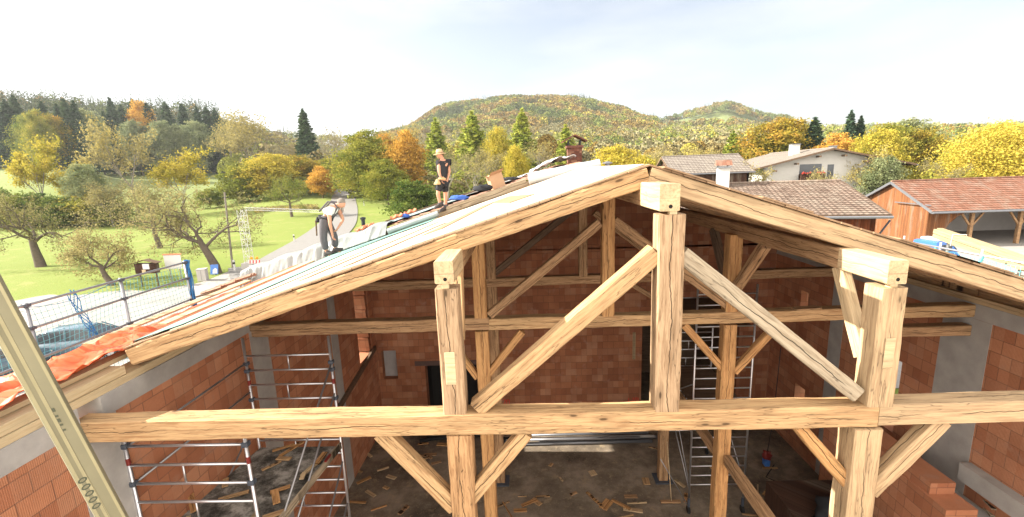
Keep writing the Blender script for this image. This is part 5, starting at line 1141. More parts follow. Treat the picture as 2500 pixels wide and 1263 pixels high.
# ============================================================ orchard furniture
def on(px,py): return gpt(px,py)
p=on(368,700); k=p.y/1100; t=thing('notice_hut','small brown wooden notice box with gabled roof on two legs by the orchard','notice box',p); mw=WM[t.name]; W_=54*k; 
def B2(nm,mb,mat,par=None,**kk): mb.v=[mw@v for v in mb.v]; return mb.build(nm,mat,par or t,mw=mw,**kk)
for s_ in (-1,1): B2('leg',MB().box((s_*W_*.4-.04,-.04,0),(s_*W_*.4+.04,.04,1.5)),'board_dark')
B2('case',MB().box((-W_/2,-.2,1.1),(W_/2,.2,1.9)),'planks_dark'); B2('notice',MB().box((-.1*W_,-.215,1.45),(.22*W_,-.201,1.88)),'paint_white'); B2('notice',MB().box((-.16*W_,-.23,1.12),(.02*W_,-.216,1.42)),'wood_fresh')
mb=MB(); mb.bar((-W_*.62,0,1.92),(0,0,2.2),.6,.04); mb.bar((W_*.62,0,1.92),(0,0,2.2),.6,.04); B2('roof',mb,'board_dark')
p=on(432,690); k=p.y/1100; t=thing('notice_board','white notice board with salmon edge on grey posts behind the blue net','notice board',p); mw=WM[t.name]; W_=44*k
for s_ in (-1,1): B2('post',MB().tube([(s_*W_*.3,.02,0),(s_*W_*.3,.02,2.2)],.04,8),'galvanised')
B2('panel',MB().box((-W_/2,-.04,1.15),(W_/2,-.001,2.3)),'paint_white'); B2('edge_trim',MB().box((-W_/2-.05,-.08,2.301),(W_/2+.05,.08,2.38)),'clay')
p=on(497,686); mw=Matrix.Translation(p)@Matrix.Rotation(.3,4,'Z'); t=thing('utility_cabinet','pale grey utility cabinet on the grass verge left of the blue bin','cabinet',p,.3); mw=WM[t.name]; k=p.y/1100
B2('housing',MB().box((-10*k,-.3,0),(10*k,.3,30*k)),'render_grey',bevel=.02); B2('lid',MB().box((-10.8*k,-.34,30*k+.001),(10.8*k,.34,31.5*k)),'render_grey'); B2('door_seam',MB().box((-.01,-.306,.1),(.01,-.301,28*k)),'dark_plastic')
p=on(525,673); t=thing('sign_panel','tilted blue sign board with white motif at the foot of the many-limbed tree','sign',p,.2); mw=WM[t.name]; k=p.y/1100
B2('panel',MB().poly([(-9*k,-.1,3*k),(9*k,-.1,3*k),(7*k,.3,26*k),(-11*k,.3,26*k),(-9*k,-.05,3*k),(9*k,-.05,3*k),(7*k,.35,26*k),(-11*k,.35,26*k)],[(0,1,2,3),(7,6,5,4),(0,4,5,1),(1,5,6,2),(2,6,7,3),(3,7,4,0)]),'truck_blue')
B2('white_motif',MB().poly([(-4*k,-.07,5*k),(7*k,-.07,5*k),(6*k,.09,15*k),(1*k,.14,18*k),(-4*k,.07,14*k)],[(0,1,2,3,4)]),'paint_white'); B2('stand',MB().bar((0,.2,0),(0,.3,24*k),.08,.08,(0,1,0)),'board_dark')
# wooden pole
p=on(568,655); h=hpx(568,p.y,520); t=thing('wooden_pole','grey wooden pole standing right of the many-limbed fruit tree','pole',p); mw=WM[t.name]
top=aty(548,470,p.y)-p; B2('shaft',MB().tube([(0,0,-.2),(top.x,0,top.z)],[.10,.075],8),'bark_grey'); B2('bracket',MB().box((top.x-.25,-.04,top.z-.5),(top.x+.25,.04,top.z-.42)),'metal_dark')
# white lattice mast with boom
p=on(612,662); yy=p.y; k=yy/1100; t=thing('lattice_crane','white lattice mast with a long horizontal lattice boom over the meadow','crane',p); mw=WM[t.name]
w_=7.5*k; H_=aty(612,512,yy).z-p.z
def lattice(mb,a,b,w_,up,n):
    a=Vector(a);b=Vector(b); x=(b-a).normalized(); y=Vector(up).cross(x).normalized(); z=x.cross(y); L=(b-a).length; r_=w_*.075
    cs=[(-1,-1),(1,-1),(1,1),(-1,1)]
    for c,d in cs: mb.bar(a+y*c*w_+z*d*w_,b+y*c*w_+z*d*w_,r_*1.5,r_*1.5,up)
    for i in range(n):
        p0=a+x*(L*i/n); p1=a+x*(L*(i+1)/n)
        for q in range(4):
            c0,d0=cs[q]; c1,d1=cs[(q+1)%4]; u0=p0+y*c0*w_+z*d0*w_; u1=p1+y*c1*w_+z*d1*w_
            if i%2: u0=p0+y*c1*w_+z*d1*w_; u1=p1+y*c0*w_+z*d0*w_
            mb.bar(u0,u1,r_,r_,(.3,.5,.8)); mb.bar(p0+y*c0*w_+z*d0*w_,p0+y*c1*w_+z*d1*w_,r_,r_,(.3,.5,.8))
    return mb
B2('mast',lattice(MB(),(0,0,.8),(0,0,H_),w_,(1,0,0),9),'paint_white')
e=aty(812,517,yy)-p; s_=aty(598,510,yy)-p; B2('boom',lattice(MB(),(s_.x,0,s_.z),(e.x,0,e.z),w_*.42,(0,0,1),30),'paint_white'); B2('base_block',MB().box((-w_*2,-w_*1.6,-.1),(w_*2,w_*1.6,.8)),'render_grey',bevel=.03)
p=on(624,662)+Vector((.6,-.9,0)); k=p.y/1100; t=thing('road_barrier','red and white striped barrier board with two amber lamps in front of the mast','barrier',p); mw=WM[t.name]; W_=32*k
B2('board',MB().box((-W_/2,-.03,24*k),(W_/2,.03,34*k)),'paint_white')
for i in range(4): x=-W_/2+W_*(i+.35)/4; B2('red_stripe',MB().poly([(x,-.034,24.5*k),(x+W_*.09,-.034,24.5*k),(x+W_*.13,-.034,33.5*k),(x+W_*.04,-.034,33.5*k)],[(0,1,2,3)]),'paint_red')
B2('lower_board',MB().box((-W_/2,-.03,9*k),(W_/2,.03,21*k)),'paint_white')
for s_ in (-1,1): B2('foot',MB().box((s_*W_*.35-.05,-.3,0),(s_*W_*.35+.05,.3,8.8*k)),'dark_plastic'); B2('lamp',MB().lathe((s_*W_*.22,0,38.5*k),[(.02,-3.5*k),(3.0*k,-2*k),(3.6*k,0),(3.0*k,2.2*k),(.02,3.4*k)],12,(0,1,0)),'lamp_amber')
# delineators
def delin(px,py,label):
    p=on(px,py); t=thing('delineator_post',label,'delineator',p,group='white roadside posts'); mw=WM[t.name]
    for nm,a,b,mat in (('post',0,.62,'paint_white'),('black_band',.621,.80,'rubber'),('post_cap',.801,1.0,'paint_white')):
        o=MB().box((-.07,-.06,a),(.07,.06,b)); o.v=[mw@v for v in o.v]; o.build(nm,mat,t,mw=mw)
delin(719,592,'white roadside post left of the bent worker'); delin(808,466,'white roadside post on the left verge near the far end of the road'); delin(866,466,'white roadside post on the right verge near the far end of the road'); delin(574,662,'white roadside post partly hidden at the foot of the wooden pole'); delin(889,503,'white roadside post right of the road, above the black vent pipe')
# ============================================================ people
def skin_body(name,mat,pts,edges,rad,parent,mw,sub=2,root=0,**k):
    me=bpy.data.meshes.new(name); inv=mw.inverted(); me.from_pydata([tuple(inv@Vector(p)) for p in pts],edges,[]); me.update(); me.materials.append(M[mat])
    o=link(name,me,parent,mw=mw,**k); s_=o.modifiers.new('skin','SKIN'); s_.use_smooth_shade=True
    for i,r in enumerate(rad): v=me.skin_vertices[0].data[i]; v.radius=(r,r) if not isinstance(r,tuple) else r; v.use_root=(i==root)
    ss=o.modifiers.new('sub','SUBSURF'); ss.levels=sub; ss.render_levels=sub
    return o
def head(c,fwd,r,parent,mw,mat='skin',down=.2):
    """egg-shaped head with brow, nose, chin, ears; fwd = facing direction"""
    c=Vector(c); f_=Vector(fwd).normalized(); up=(Vector((0,0,1))-f_*f_.z).normalized(); s_=f_.cross(up); P=[]; N=24;K=16
    for i in range(K+1):
        th=math.pi*i/K; row=[]
        for j in range(N+1):
            a=2*math.pi*(j%N)/N; x=math.sin(th)*math.cos(a); y=math.sin(th)*math.sin(a); z=math.cos(th)
            rx=1.12 if x<0 else 1.05; sx=1-.28*max(0,-z-.1); px_=x*rx*sx; py_=y*.82*sx; pz_=z*1.22
            if x>.6: px_+=.20*math.exp(-((z+.12)/.16)**2-(y/.16)**2)+.05*math.exp(-((z-.25)/.1)**2)-.06*math.exp(-((z-.05)/.08)**2-((abs(y)-.35)/.15)**2)+.07*math.exp(-((z+.75)/.18)**2-(y/.3)**2)+.04*math.exp(-((z+.45)/.06)**2-(y/.25)**2)
            if abs(y)>.75 and abs(x)<.3: py_+=math.copysign(.14*math.exp(-(z/.25)**2-(x/.2)**2),y)
            row.append(c+(f_*px_+s_*py_+up*pz_)*r)
        P.append(row)
    o=grid(MB(),P); return o,f_,s_,up
def hand_pts(w,d,side,r=.0085,curl=.6,n=None):
    """palm and five fingers as chains rooted at wrist w, pointing along d"""
    d=Vector(d).normalized(); side=Vector(side); side=(side-d*side.dot(d)).normalized(); nn=d.cross(side)
    pts=[];edg=[];rad=[]
    palm=w+d*.05; pts.append(palm); rad.append(.026)
    for i,(o_,L,) in enumerate(((-.030,.062),(-.011,.075),(.010,.070),(.029,.055))):
        k=w+d*.085+side*o_; m_=k+(d*math.cos(curl)+nn*math.sin(curl))*L*.55; e=m_+(d*math.cos(curl*2)+nn*math.sin(curl*2))*L*.5
        b=len(pts); pts+=[k,m_,e]; rad+=[.0105,.0092,.0075]; edg+=[(0,b),(b,b+1),(b+1,b+2)]
    k=w+d*.03-side*.036; m_=k+(d*.8-side*.5+nn*.3)*.04; b=len(pts); pts+=[k,m_,m_+(d+nn*.3)*.028]; rad+=[.012,.010,.008]; edg+=[(0,b),(b,b+1),(b+1,b+2)]
    return pts,edg,rad
def person(label,J,y0,facing,outfit,headc,headf,head_r):
    """J: joint name -> (px,py,dy) at distance y0+dy"""
    W={k:aty(v[0],v[1],y0+v[2]) for k,v in J.items()}
    if 'ground' in J: pass
    base=(W['anL']+W['anR'])/2; t=thing('person',label,'person',base); mw=WM[t.name]
    names=['pelvis','spine','chest','neck','skull','shL','elL','wrL','shR','elR','wrR','hipL','knL','anL','toeL','hipR','knR','anR','toeR']
    W['skull']=headc_=aty(*headc[:2],y0+headc[2]); idx={n:i for i,n in enumerate(names)}
    R_=dict(pelvis=.10,spine=.09,chest=.105,neck=.056,skull=.075,shL=.062,elL=.043,wrL=.027,shR=.062,elR=.043,wrR=.027,hipL=.075,knL=.058,anL=.042,toeL=.035,hipR=.075,knR=.058,anR=.042,toeR=.035)
    pts=[W[n] for n in names]; rad=[R_[n] for n in names]
    E=[('pelvis','spine'),('spine','chest'),('chest','neck'),('neck','skull'),('chest','shL'),('shL','elL'),('elL','wrL'),('chest','shR'),('shR','elR'),('elR','wrR'),('pelvis','hipL'),('hipL','knL'),('knL','anL'),('anL','toeL'),('pelvis','hipR'),('hipR','knR'),('knR','anR'),('anR','toeR')]
    ed=[(idx[a],idx[b]) for a,b in E]
    for s_ in 'LR':
        d=(W['wr'+s_]-W['el'+s_]); hp,he,hr=hand_pts(W['wr'+s_],d,(0,1,0) if s_=='L' else (0,-1,0),curl=.55); b=len(pts); pts+=hp; rad+=hr; ed+=[(idx['wr'+s_],b)]+[(a+b,c+b) for a,c in he]
    skin_body('body','skin',pts,ed,rad,t,mw,2)
    def cloth(nm,mat,keys,edges,grow,**k):
        ii={n:i for i,n in enumerate(keys)}; P_=[W[n] if isinstance(n,str) else n for n in keys]
        return skin_body(nm,mat,P_,[(ii[a],ii[b]) for a,b in edges],grow,t,mw,2,**k)
    hd,f_,sd_,up_=head(headc_,headf,head_r,t,mw); ho=hd.build('head','skin',t,mw=mw,smooth=True)
    return t,W,mw,cloth,(headc_,f_,sd_,up_,head_r)
# bent worker
J1=dict(pelvis=(794,538,0),spine=(797,525,0),chest=(811,509,0),neck=(824,501,0),shL=(803,512,-.17),elL=(806,548,-.24),wrL=(812,574,-.20),shR=(826,511,.17),elR=(838,537,.20),wrR=(826,556,.08),
 hipL=(791,546,-.10),knL=(789,583,-.13),anL=(798,617,-.12),toeL=(806,625,-.14),hipR=(798,545,.10),knR=(817,578,.12),anR=(818,610,.12),toeR=(833,615,.12))
t,W,mw,cloth,hd=person('grey-haired worker in white T-shirt and grey bib overalls bending over on the boarding',J1,11.1,(1,0,0),None,(833,498,0),(.75,-.15,-.65),.098)
mid=lambda a,b,k:W[a].lerp(W[b],k)
W['slL']=mid('shL','elL',.5); W['slR']=mid('shR','elR',.5); W['kaL']=mid('knL','anL',.85); W['kaR']=mid('knR','anR',.85)
cloth('t_shirt','cloth_white',['spine','chest','neck_','shL','slL','shR','slR'] if False else ['spine','chest','shL','slL','shR','slR'],[('spine','chest'),('chest','shL'),('shL','slL'),('chest','shR'),('shR','slR')],[.150,.175,.105,.085,.105,.085])
cloth('overalls','cloth_grey',['pelvis','spine','hipL','knL','kaL','hipR','knR','kaR'],[('pelvis','spine'),('pelvis','hipL'),('hipL','knL'),('knL','kaL'),('pelvis','hipR'),('hipR','knR'),('knR','kaR')],[.165,.155,.122,.093,.085,.122,.093,.085])
bib=[W['chest']+Vector((.12,0,-.11)),W['spine']+Vector((.12,0,-.05))]; cloth('bib','cloth_grey',bib,[(bib[0],bib[1])] if False else [],[.07,.09]) if False else None
me_=MB(); c=W['chest']; s=W['spine']
for sy in (-.09,.09): me_.tube([s+Vector((-.13,sy,.10)),c+Vector((-.04,sy*1.1,.175)),c+Vector((.10,sy*1.1,.135)),c+Vector((.165,sy*.8,.02)),s+Vector((.13,sy*.6,-.09))],.022,6)
me_.build('braces','cloth_grey',t,mw=mw,smooth=True)
blob('bib',None,None,c.lerp(s,.5)+Vector((.10,0,-.07)),(.09,.13,.13),'cloth_grey',1,.5,parent=t)
me_=MB(); pe=W['pelvis'].lerp(W['spine'],.4); me_.lathe(pe,[(.172,-.03),(.180,-.03),(.180,.03),(.172,.03)],20,(W['spine']-W['pelvis'])); me_.build('tool_belt','black_cloth',t,mw=mw)
blob('belt_pouch',None,None,pe+Vector((-.19,-.05,-.06)),(.06,.07,.10),'black_cloth',2,1,parent=t); me_=MB(); me_.bar(pe+Vector((-.2,-.12,-.05)),pe+Vector((-.22,-.12,-.42)),.025,.03,(0,1,0)); me_.build('hammer_handle','board_dark',t,mw=mw)
hc,f_,s__,u_,r_=hd
hm,_,_,_=head(hc-f_*.020+u_*.026,f_,r_*1.0,t,mw); hm.build('hair','hair_grey',t,mw=mw,smooth=True)
def boots(t,mw,W,mat='boot'):
    for s_ in 'LR':
        a=W['an'+s_]; b=W['toe'+s_]; d=(b-a); d.z=0; d=d.normalized() if d.length>.02 else Vector((1,0,0)); g_=Vector((a.x,a.y,zroof(a.x)+.06))
        z0=min(b.z,a.z)-.045; w_=Vector((-d.y,d.x,0)); sl_=SLL*d.x
        secs=[]
        for u,hw,h in ((-.075,.03,.10),(-.06,.040,.14),(.0,.043,.14),(.06,.045,.10),(.13,.05,.075),(.18,.046,.06),(.205,.028,.035)):
            o=Vector((a.x,a.y,a.z-.075))+d*u+Vector((0,0,sl_*u)); secs.append([o-w_*hw,o-w_*hw*.9+Vector((0,0,h)),o+w_*hw*.9+Vector((0,0,h)),o+w_*hw])
        loft(MB(),secs).build('boot',mat,t,mw=mw,smooth=True,bevel=.008)
boots(t,mw,W)
t2=MB(); w_=W['wrR']; 
# worker with hat
J2=dict(pelvis=(1080,442,0),spine=(1080,424,0),chest=(1082,402,0),neck=(1080,389,0),shL=(1071,397,-.10),elL=(1072,420,-.16),wrL=(1077,437,-.16),shR=(1092,396,.12),elR=(1097,419,.15),wrR=(1092,440,.05),
 hipL=(1075,449,-.08),knL=(1069,472,-.12),anL=(1075,499,-.05),toeL=(1069,505,-.10),hipR=(1085,449,.08),knR=(1088,475,.08),anR=(1088,506,.05),toeR=(1081,512,-.02))
t,W,mw,cloth,hd=person('young worker in straw hat, black T-shirt and black shorts standing near the old roof edge',J2,12.3,(-1,0,0),None,(1074,379,0),(-.75,-.6,-.25),.094)
W['slL']=mid('shL','elL',.5) if False else W['shL'].lerp(W['elL'],.45); W['slR']=W['shR'].lerp(W['elR'],.45); W['kaL']=W['hipL'].lerp(W['knL'],.85); W['kaR']=W['hipR'].lerp(W['knR'],.85)
cloth('t_shirt','cloth_black',['pelvis','spine','chest','shL','slL','shR','slR'],[('pelvis','spine'),('spine','chest'),('chest','shL'),('shL','slL'),('chest','shR'),('shR','slR')],[.135,.140,.165,.100,.078,.100,.078])
cloth('shorts','cloth_black',['pelvis','hipL','kaL','hipR','kaR'],[('pelvis','hipL'),('hipL','kaL'),('pelvis','hipR'),('hipR','kaR')],[.142,.115,.095,.115,.095])
blob('tool_pouch',None,None,W['hipL']+Vector((-.06,-.12,.02)),(.09,.07,.11),'leather',2,1,parent=t); blob('tool_pouch',None,None,W['pelvis']+Vector((.02,-.15,.05)),(.10,.05,.06),'leather',4,1,parent=t)
hc,f_,s__,u_,r_=hd; mb=MB(); mb.lathe(hc+Vector((-.005,0,.035)),[(.02,.002),(.175,-.012),(.18,-.004),(.10,.012),(.092,.06),(.075,.115),(.03,.128),(.005,.125)],22,Vector((-.10,-.05,1))); mb.build('straw_hat','straw',t,mw=mw,smooth=True)
MB().lathe(hc+Vector((-.005,0,.045)),[(.1,.0),(.104,.0),(.1,.035),(.096,.035)],22,Vector((-.10,-.05,1))).build('hat_band','board_tan',t,mw=mw)
hm,_,_,_=head(hc-f_*.016+u_*.012,f_,r_*1.0,t,mw); hm.build('hair','board_dark',t,mw=mw,smooth=True)
boots(t,mw,W)
for s_ in 'LR': MB().tube([W['an'+s_]+Vector((0,0,.02)),W['an'+s_].lerp(W['kn'+s_],.2)],[.05,.056],8).build('sock','cloth_grey',t,mw=mw,smooth=True)
# ============================================================ scaffolding towers inside
def sframe(t,mw,p0,ux,z0,z1,w_,zr0,nr,step=.285,short=True,mat='aluminium'):
    """one ladder frame: two stiles and rungs. p0 lower left point, ux unit across"""
    A=Vector((p0[0],p0[1],z0)); Bp=A+ux*w_
    for q in (A,Bp): MB().tube([q,Vector((q.x,q.y,z1))],.026,10).build('stile',mat,t,mw=mw,smooth=True)
    for i in range(nr):
        z=zr0+i*step; a=Vector((A.x,A.y,z)); b=Vector((Bp.x,Bp.y,z)); MB().tube([a,b],.020,8).build('rung',mat,t,mw=mw,smooth=True)
        if short and i%2==0 and i+1<nr: c=a.lerp(b,.5 if i%4 else .45); MB().tube([c,c+Vector((0,0,step))],.014,6).build('short_strut',mat,t,mw=mw,smooth=True)
a=aty(305,1090,5.32); b=aty(600,1084,5.32); ux=Vector((1,0,0)); w_=b.x-a.x
c=aty(600,880,7.62); d=aty(808,880,7.62); print('scaffold',a,b,c,d)
t=thing('scaffold_tower','aluminium rolling scaffold tower with a dusty deck beside the left brick wall','scaffold tower',(a.x,5.3,FLOOR)); mw=WM[t.name]
step=.285; ztop_=-2.80
zr0=a.z-step*14
sframe(t,mw,(a.x,5.32),ux,FLOOR+.15,-3.12,w_,zr0,15)
sframe(t,mw,(c.x,7.62),ux,FLOOR+.15,ztop_,d.x-c.x,zr0+.01,int((ztop_-zr0)/step)+0)
A1=Vector((a.x,5.32,0));B1=Vector((b.x,5.32,0));A2=Vector((c.x,7.62,0));B2_=Vector((d.x,7.62,0))
def dg(p,zp,q,zq,r_=.018): MB().tube([(p.x,p.y,zp),(q.x,q.y,zq)],r_,6).build('brace',('galvanised'),t,mw=mw,smooth=True)
dg(A1,a.z-.28*0-.02,A2,-3.28); dg(A1,a.z-.58,A2,-3.85); dg(B1,-5.4,B2_,-3.32); dg(B1,-6.0,B2_,-3.9); dg(B1,-7.6,B2_,-5.3); dg(B1,-8.2,B2_,-6.2); dg(A1,-6.3,A2,-4.4)
for P_ in (A1,B1,A2,B2_):
    MB().lathe((P_.x,P_.y,FLOOR+.075),[(.02,-.02),(.07,-.02),(.07,.02),(.02,.02)],14,(1,0,0)).build('castor','rubber',t,mw=mw)
    for z in (a.z,-3.3,a.z-.57): MB().box((P_.x-.045,P_.y-.045,z-.03),(P_.x+.045,P_.y+.045,z+.04)).build('clamp','dark_plastic',t,mw=mw,bevel=.01)
    MB().tube([(P_.x,P_.y,a.z-.28),(P_.x,P_.y,a.z-.18)],.0275,10).build('red_sleeve','red_plastic',t,mw=mw)
zd=atz(640,1240,-4.98); zdk=-5.02
g=G('dusty_board'); o_=g.obj(); n=g.noise(o_,3.5,6,.75); c_=g.ramp(n,[(.38,(.045,.042,.038)),(.5,(.13,.12,.105)),(.62,(.33,.31,.28))]); M['dusty_board']=g.done(c_,.95,0,.1)
dk=MB(); dk.poly([(a.x+.03,5.34,zdk),(b.x-.02,5.34,zdk),(d.x-.02,7.6,zdk),(c.x+.03,7.6,zdk),(a.x+.03,5.34,zdk+.03),(b.x-.02,5.34,zdk+.03),(d.x-.02,7.6,zdk+.03),(c.x+.03,7.6,zdk+.03)],[(0,3,2,1),(4,5,6,7),(0,1,5,4),(1,2,6,5),(2,3,7,6),(3,0,4,7)]); dk.build('deck','dusty_board',t,mw=mw)
timber('toe_board',(b.x-.0,5.34,zdk+.05),(d.x-.0,7.6,zdk+.05),.03,.14,'wood_grey',t,ch=.003,wob=.002)
MB().bar((d.x-.02,7.0,zdk+.13),(d.x-.02,7.2,zdk+.13),.04,.03).build('red_latch','red_plastic',t,mw=mw)
# offcuts lying on the deck
rd=random.Random(21)
OG='wood offcuts lying on the scaffold deck'
for i in range(15):
    k=(i+.5)/15; y=5.4+2.1*k; x=(a.x+(c.x-a.x)*k)+rd.uniform(.15,w_-.2); L=rd.uniform(.15,.5); an=rd.uniform(0,3.1); dv=Vector((math.cos(an),math.sin(an),rd.uniform(-.02,.05)))*L
    p=Vector((x,y,zdk+.05+.012*i%.05)); timber('wood_offcut',p,p+dv,rd.uniform(.05,.11),.022,rd.choice(['wood_orange','wood_new','wood_aged']),None,ch=.002,wob=.001,label=f"{'long' if L>.33 else 'short'} wood scrap on the dusty deck, {'at its near end' if k<.34 else 'in its middle' if k<.67 else 'at its far end'}, {'by the wall side' if x<(a.x+(c.x-a.x)*k)+w_/2 else 'by the open side'}",cat='wood offcut',group=OG)
# rolling ladder tower on the right
e1=aty(1693,960,10.6); e2=aty(1833,940,10.6)
t=thing('scaffold_tower','tall silver ladder-frame scaffold tower behind the right-hand posts','scaffold tower',(e1.x,10.6,FLOOR)); mw=WM[t.name]
w_=e2.x-e1.x; zt2=aty(1856,694,10.6).z
step2=.272
sframe(t,mw,(e1.x,10.6),Vector((w_,.0,0)).normalized(),FLOOR+.25,zt2,w_,FLOOR+.85,int((zt2-FLOOR-.85)/step2)+1,step2,False)
e3=aty(1640,900,13.2); sframe(t,mw,(e1.x+.05,13.1),Vector((1,0,0)),FLOOR+.25,zt2-.6,w_,FLOOR+.85,17,step2,True)
A1=Vector((e1.x,10.6,0));B1=Vector((e1.x+w_,10.6,0));A2=Vector((e1.x+.05,13.1,0));B2_=Vector((e1.x+w_+.05,13.1,0))
dg(A1,-8.4,A2,-6.6,.016);dg(A1,-6.8,A2,-5.2,.016);dg(A1,-5.4,A2,-7.0,.016);dg(B1,-8.2,B2_,-6.2,.016); dg(A1,-8.3,A2,-5.6,.012)
for P_ in (A1,B1,A2,B2_): MB().lathe((P_.x,P_.y,FLOOR+.10),[(.02,-.025),(.1,-.025),(.1,.025),(.02,.025)],14,(1,0,0)).build('castor','rubber',t,mw=mw); MB().tube([(P_.x,P_.y,FLOOR+.2),(P_.x,P_.y,FLOOR+.45)],.035,10).build('castor_stem','dark_plastic',t,mw=mw)
for z in (-3.95,-6.1): MB().box((e1.x+.05,10.65,z),(e1.x+w_-.05,13.05,z+.05)).build('deck','board_dark',t,mw=mw)
dg(A1,-8.9,Vector((e1.x-.9,10.2,0)),-7.2,.014)
# leaning boards at the lower left, close to the camera
t=thing('leaning_boards','two long yellowish formwork boards leaning together at the lower left corner','boards',aty(150,980,2.2)); mw=WM[t.name]
def board(p,q,w_,th,upv,nm,marks=None,**k):
    mwb=frame(p,q,upv); L=(Vector(q)-Vector(p)).length; o=MB().box((0,-w_/2,-th/2),(L,w_/2,th/2)); o.v=[mwb@v for v in o.v]; ob=o.build(nm,'plywood_old',t,mw=mwb,bevel=.003,**k)
    for s_ in (-1,1):
        e_=MB().box((0.001,s_*(w_/2-.008)-.006,th/2+.0002),(L-.001,s_*(w_/2-.008)+.006,th/2+.0014)); e_.v=[mwb@v for v in e_.v]; e_.build('light_edge','plywood_edge',ob,mw=mwb)
    if marks:
        for kind,x0,y0,sc in marks:
            m_=MB()
            if kind=='H':
                # letters stamped in broken stencil strokes
                for i,gl in enumerate(("1011","1101","0111","1110","0110")):
                    xx=x0+i*sc*1.25
                    for j,ch_ in enumerate(gl):
                        if ch_=='1': m_.box((xx+(j%2)*sc*.42,y0+(j//2)*sc*.55,th/2+.0016),(xx+(j%2)*sc*.42+sc*.40,y0+(j//2)*sc*.55+sc*.5,th/2+.0022))
            else:
                for i in range(5):
                    cx_=x0+i*sc*1.5; n=16
                    pts=[(cx_+math.cos(6.283*q_/n)*sc*.5*f,y0+math.sin(6.283*q_/n)*sc*.62*f,th/2+.0016) for f in (1,.55) for q_ in range(n)]
                    m_.poly(pts,[(q_,(q_+1)%n,n+(q_+1)%n,n+q_) for q_ in range(n)])
            m_.v=[mwb@v for v in m_.v]; m_.build('stencil_mark','ink',ob,mw=mwb)
    return ob
cd=Vector((XW.z,YW.z,ZW.z)) # forward axis
p1a=aty(-58,625,1.85); p1b=aty(333,1345,2.2); p2a=aty(-60,697,1.72); p2b=aty(290,1338,2.05)
nf=(-(p1a+p1b)/2).normalized()
board(p2a,p2b,.044,.03,nf+Vector((.2,0,.1)),'board',[('o',1.08,.0,.030)],label='front board with a row of stamped rings')
board(p1a,p1b,.072,.035,nf+Vector((-.35,0,-.1)),'board',[('H',.80,-.036,.026)],label='rear board with a stencilled dark mark')
# ============================================================ clutter on the floor
FG='wood offcuts scattered on the hall floor'
def off(px,py,L,an,w_,mat,label=None,th=.03,z=0,grp=FG):
    p=atz(px,py,FLOOR+.02+z); d=Vector((math.cos(an),math.sin(an),0))*L; c=p-d/2
    c.z=FLOOR+th/2+.002+z; timber('wood_offcut',c,c+d,w_,th,mat,None,ch=.002,wob=.001,label=label or 'short wood offcut lying among others on the hall floor',cat='wood offcut',group=grp)
sp=[(1345,1135,.22,1.0,.1),(1447,1155,.30,1.9,.2),(1577,1175,.4,1.5,.2),(1480,1232,.55,.9,.24),(1540,1212,.5,.0,.12),(1555,1228,.75,.05,.04),(1545,1245,.7,-.2,.12),(1325,1212,.55,.05,.05),(1275,1212,.35,.0,.02),(1310,1225,.45,-.8,.14),(1270,1246,.5,.05,.12),(935,1145,.5,.5,.07),(955,1165,.45,-.4,.12),(905,1205,.55,-.6,.1),(925,1240,.6,.45,.04),(985,1245,.5,1.1,.12),(1080,1085,.5,-.1,.16),(1050,1110,.6,.05,.12),(1065,1130,.45,.4,.10),(1040,1160,.6,1.0,.05),(900,1110,.5,-.7,.1),(870,1150,.6,-.3,.08),(1880,1143,.6,.0,.06),(1850,1195,.6,1.1,.04),(1870,1200,.5,.8,.08),(1925,1215,.4,.3,.25),(1945,1222,.6,-.2,.14),(1930,1235,.8,-.6,.05),(1910,1252,.9,-.25,.05),(1960,1248,.7,-.5,.05),(1830,1257,.5,-.2,.05),(1750,1150,.6,-1.0,.06),(1660,1180,.5,-1.1,.10),(1675,1215,.5,1.2,.1),(1600,1095,.6,-.5,.04),(1010,1060,.7,.1,.12),(960,1090,.5,.2,.12),(1400,1205,.3,.5,.08),(1370,1170,.25,2.,.06)]
for i,(px,py,L,an,w_) in enumerate(sp):
    mt_=rd.choice(['wood_orange','wood_aged','wood_brown','wood_new']); near=('right of the ladder tower' if px>1800 else 'beside the broom' if px>1600 else 'between the two rear posts' if px>1240 else 'left of the front left post')
    lb=f"{'long ' if L>.55 else 'short '}{'broad ' if w_>.13 else 'narrow ' if w_<.07 else ''}{ {'wood_orange':'orange','wood_aged':'tan','wood_brown':'brown','wood_new':'pale'}[mt_] } offcut {near}{', far side' if py<1170 else ', near side' if py>1225 else ''}"
    off(px,py,L*.72,an,w_,mt_,lb,z=.001*(i%9))
for i in range(26):
    cx_,cy_=[(900,1190),(1010,1110),(1060,1080),(1900,1225),(1960,1235),(1260,1235),(1500,1240)][i%7]; px=cx_+rd.gauss(0,38); py=min(1262,cy_+rd.gauss(0,16)); L=rd.uniform(.15,.7); w_=rd.uniform(.03,.12); mt_=rd.choice(['wood_orange','wood_aged','wood_brown','wood_brown'])
    if py<1080: continue
    lb=f"{'longish' if L>.45 else 'little'} { {'wood_orange':'orange','wood_aged':'tan','wood_brown':'brown'}[mt_] } scrap in the litter {['left of the front left post','by the left wall foot','near the black hoses','right of the ladder tower','right of the ladder tower, near side','between the front posts','below the front tie beam'][i%7]}"
    off(px,py,L,rd.uniform(0,3.1),w_,mt_,lb,z=.035+.001*(i%5))
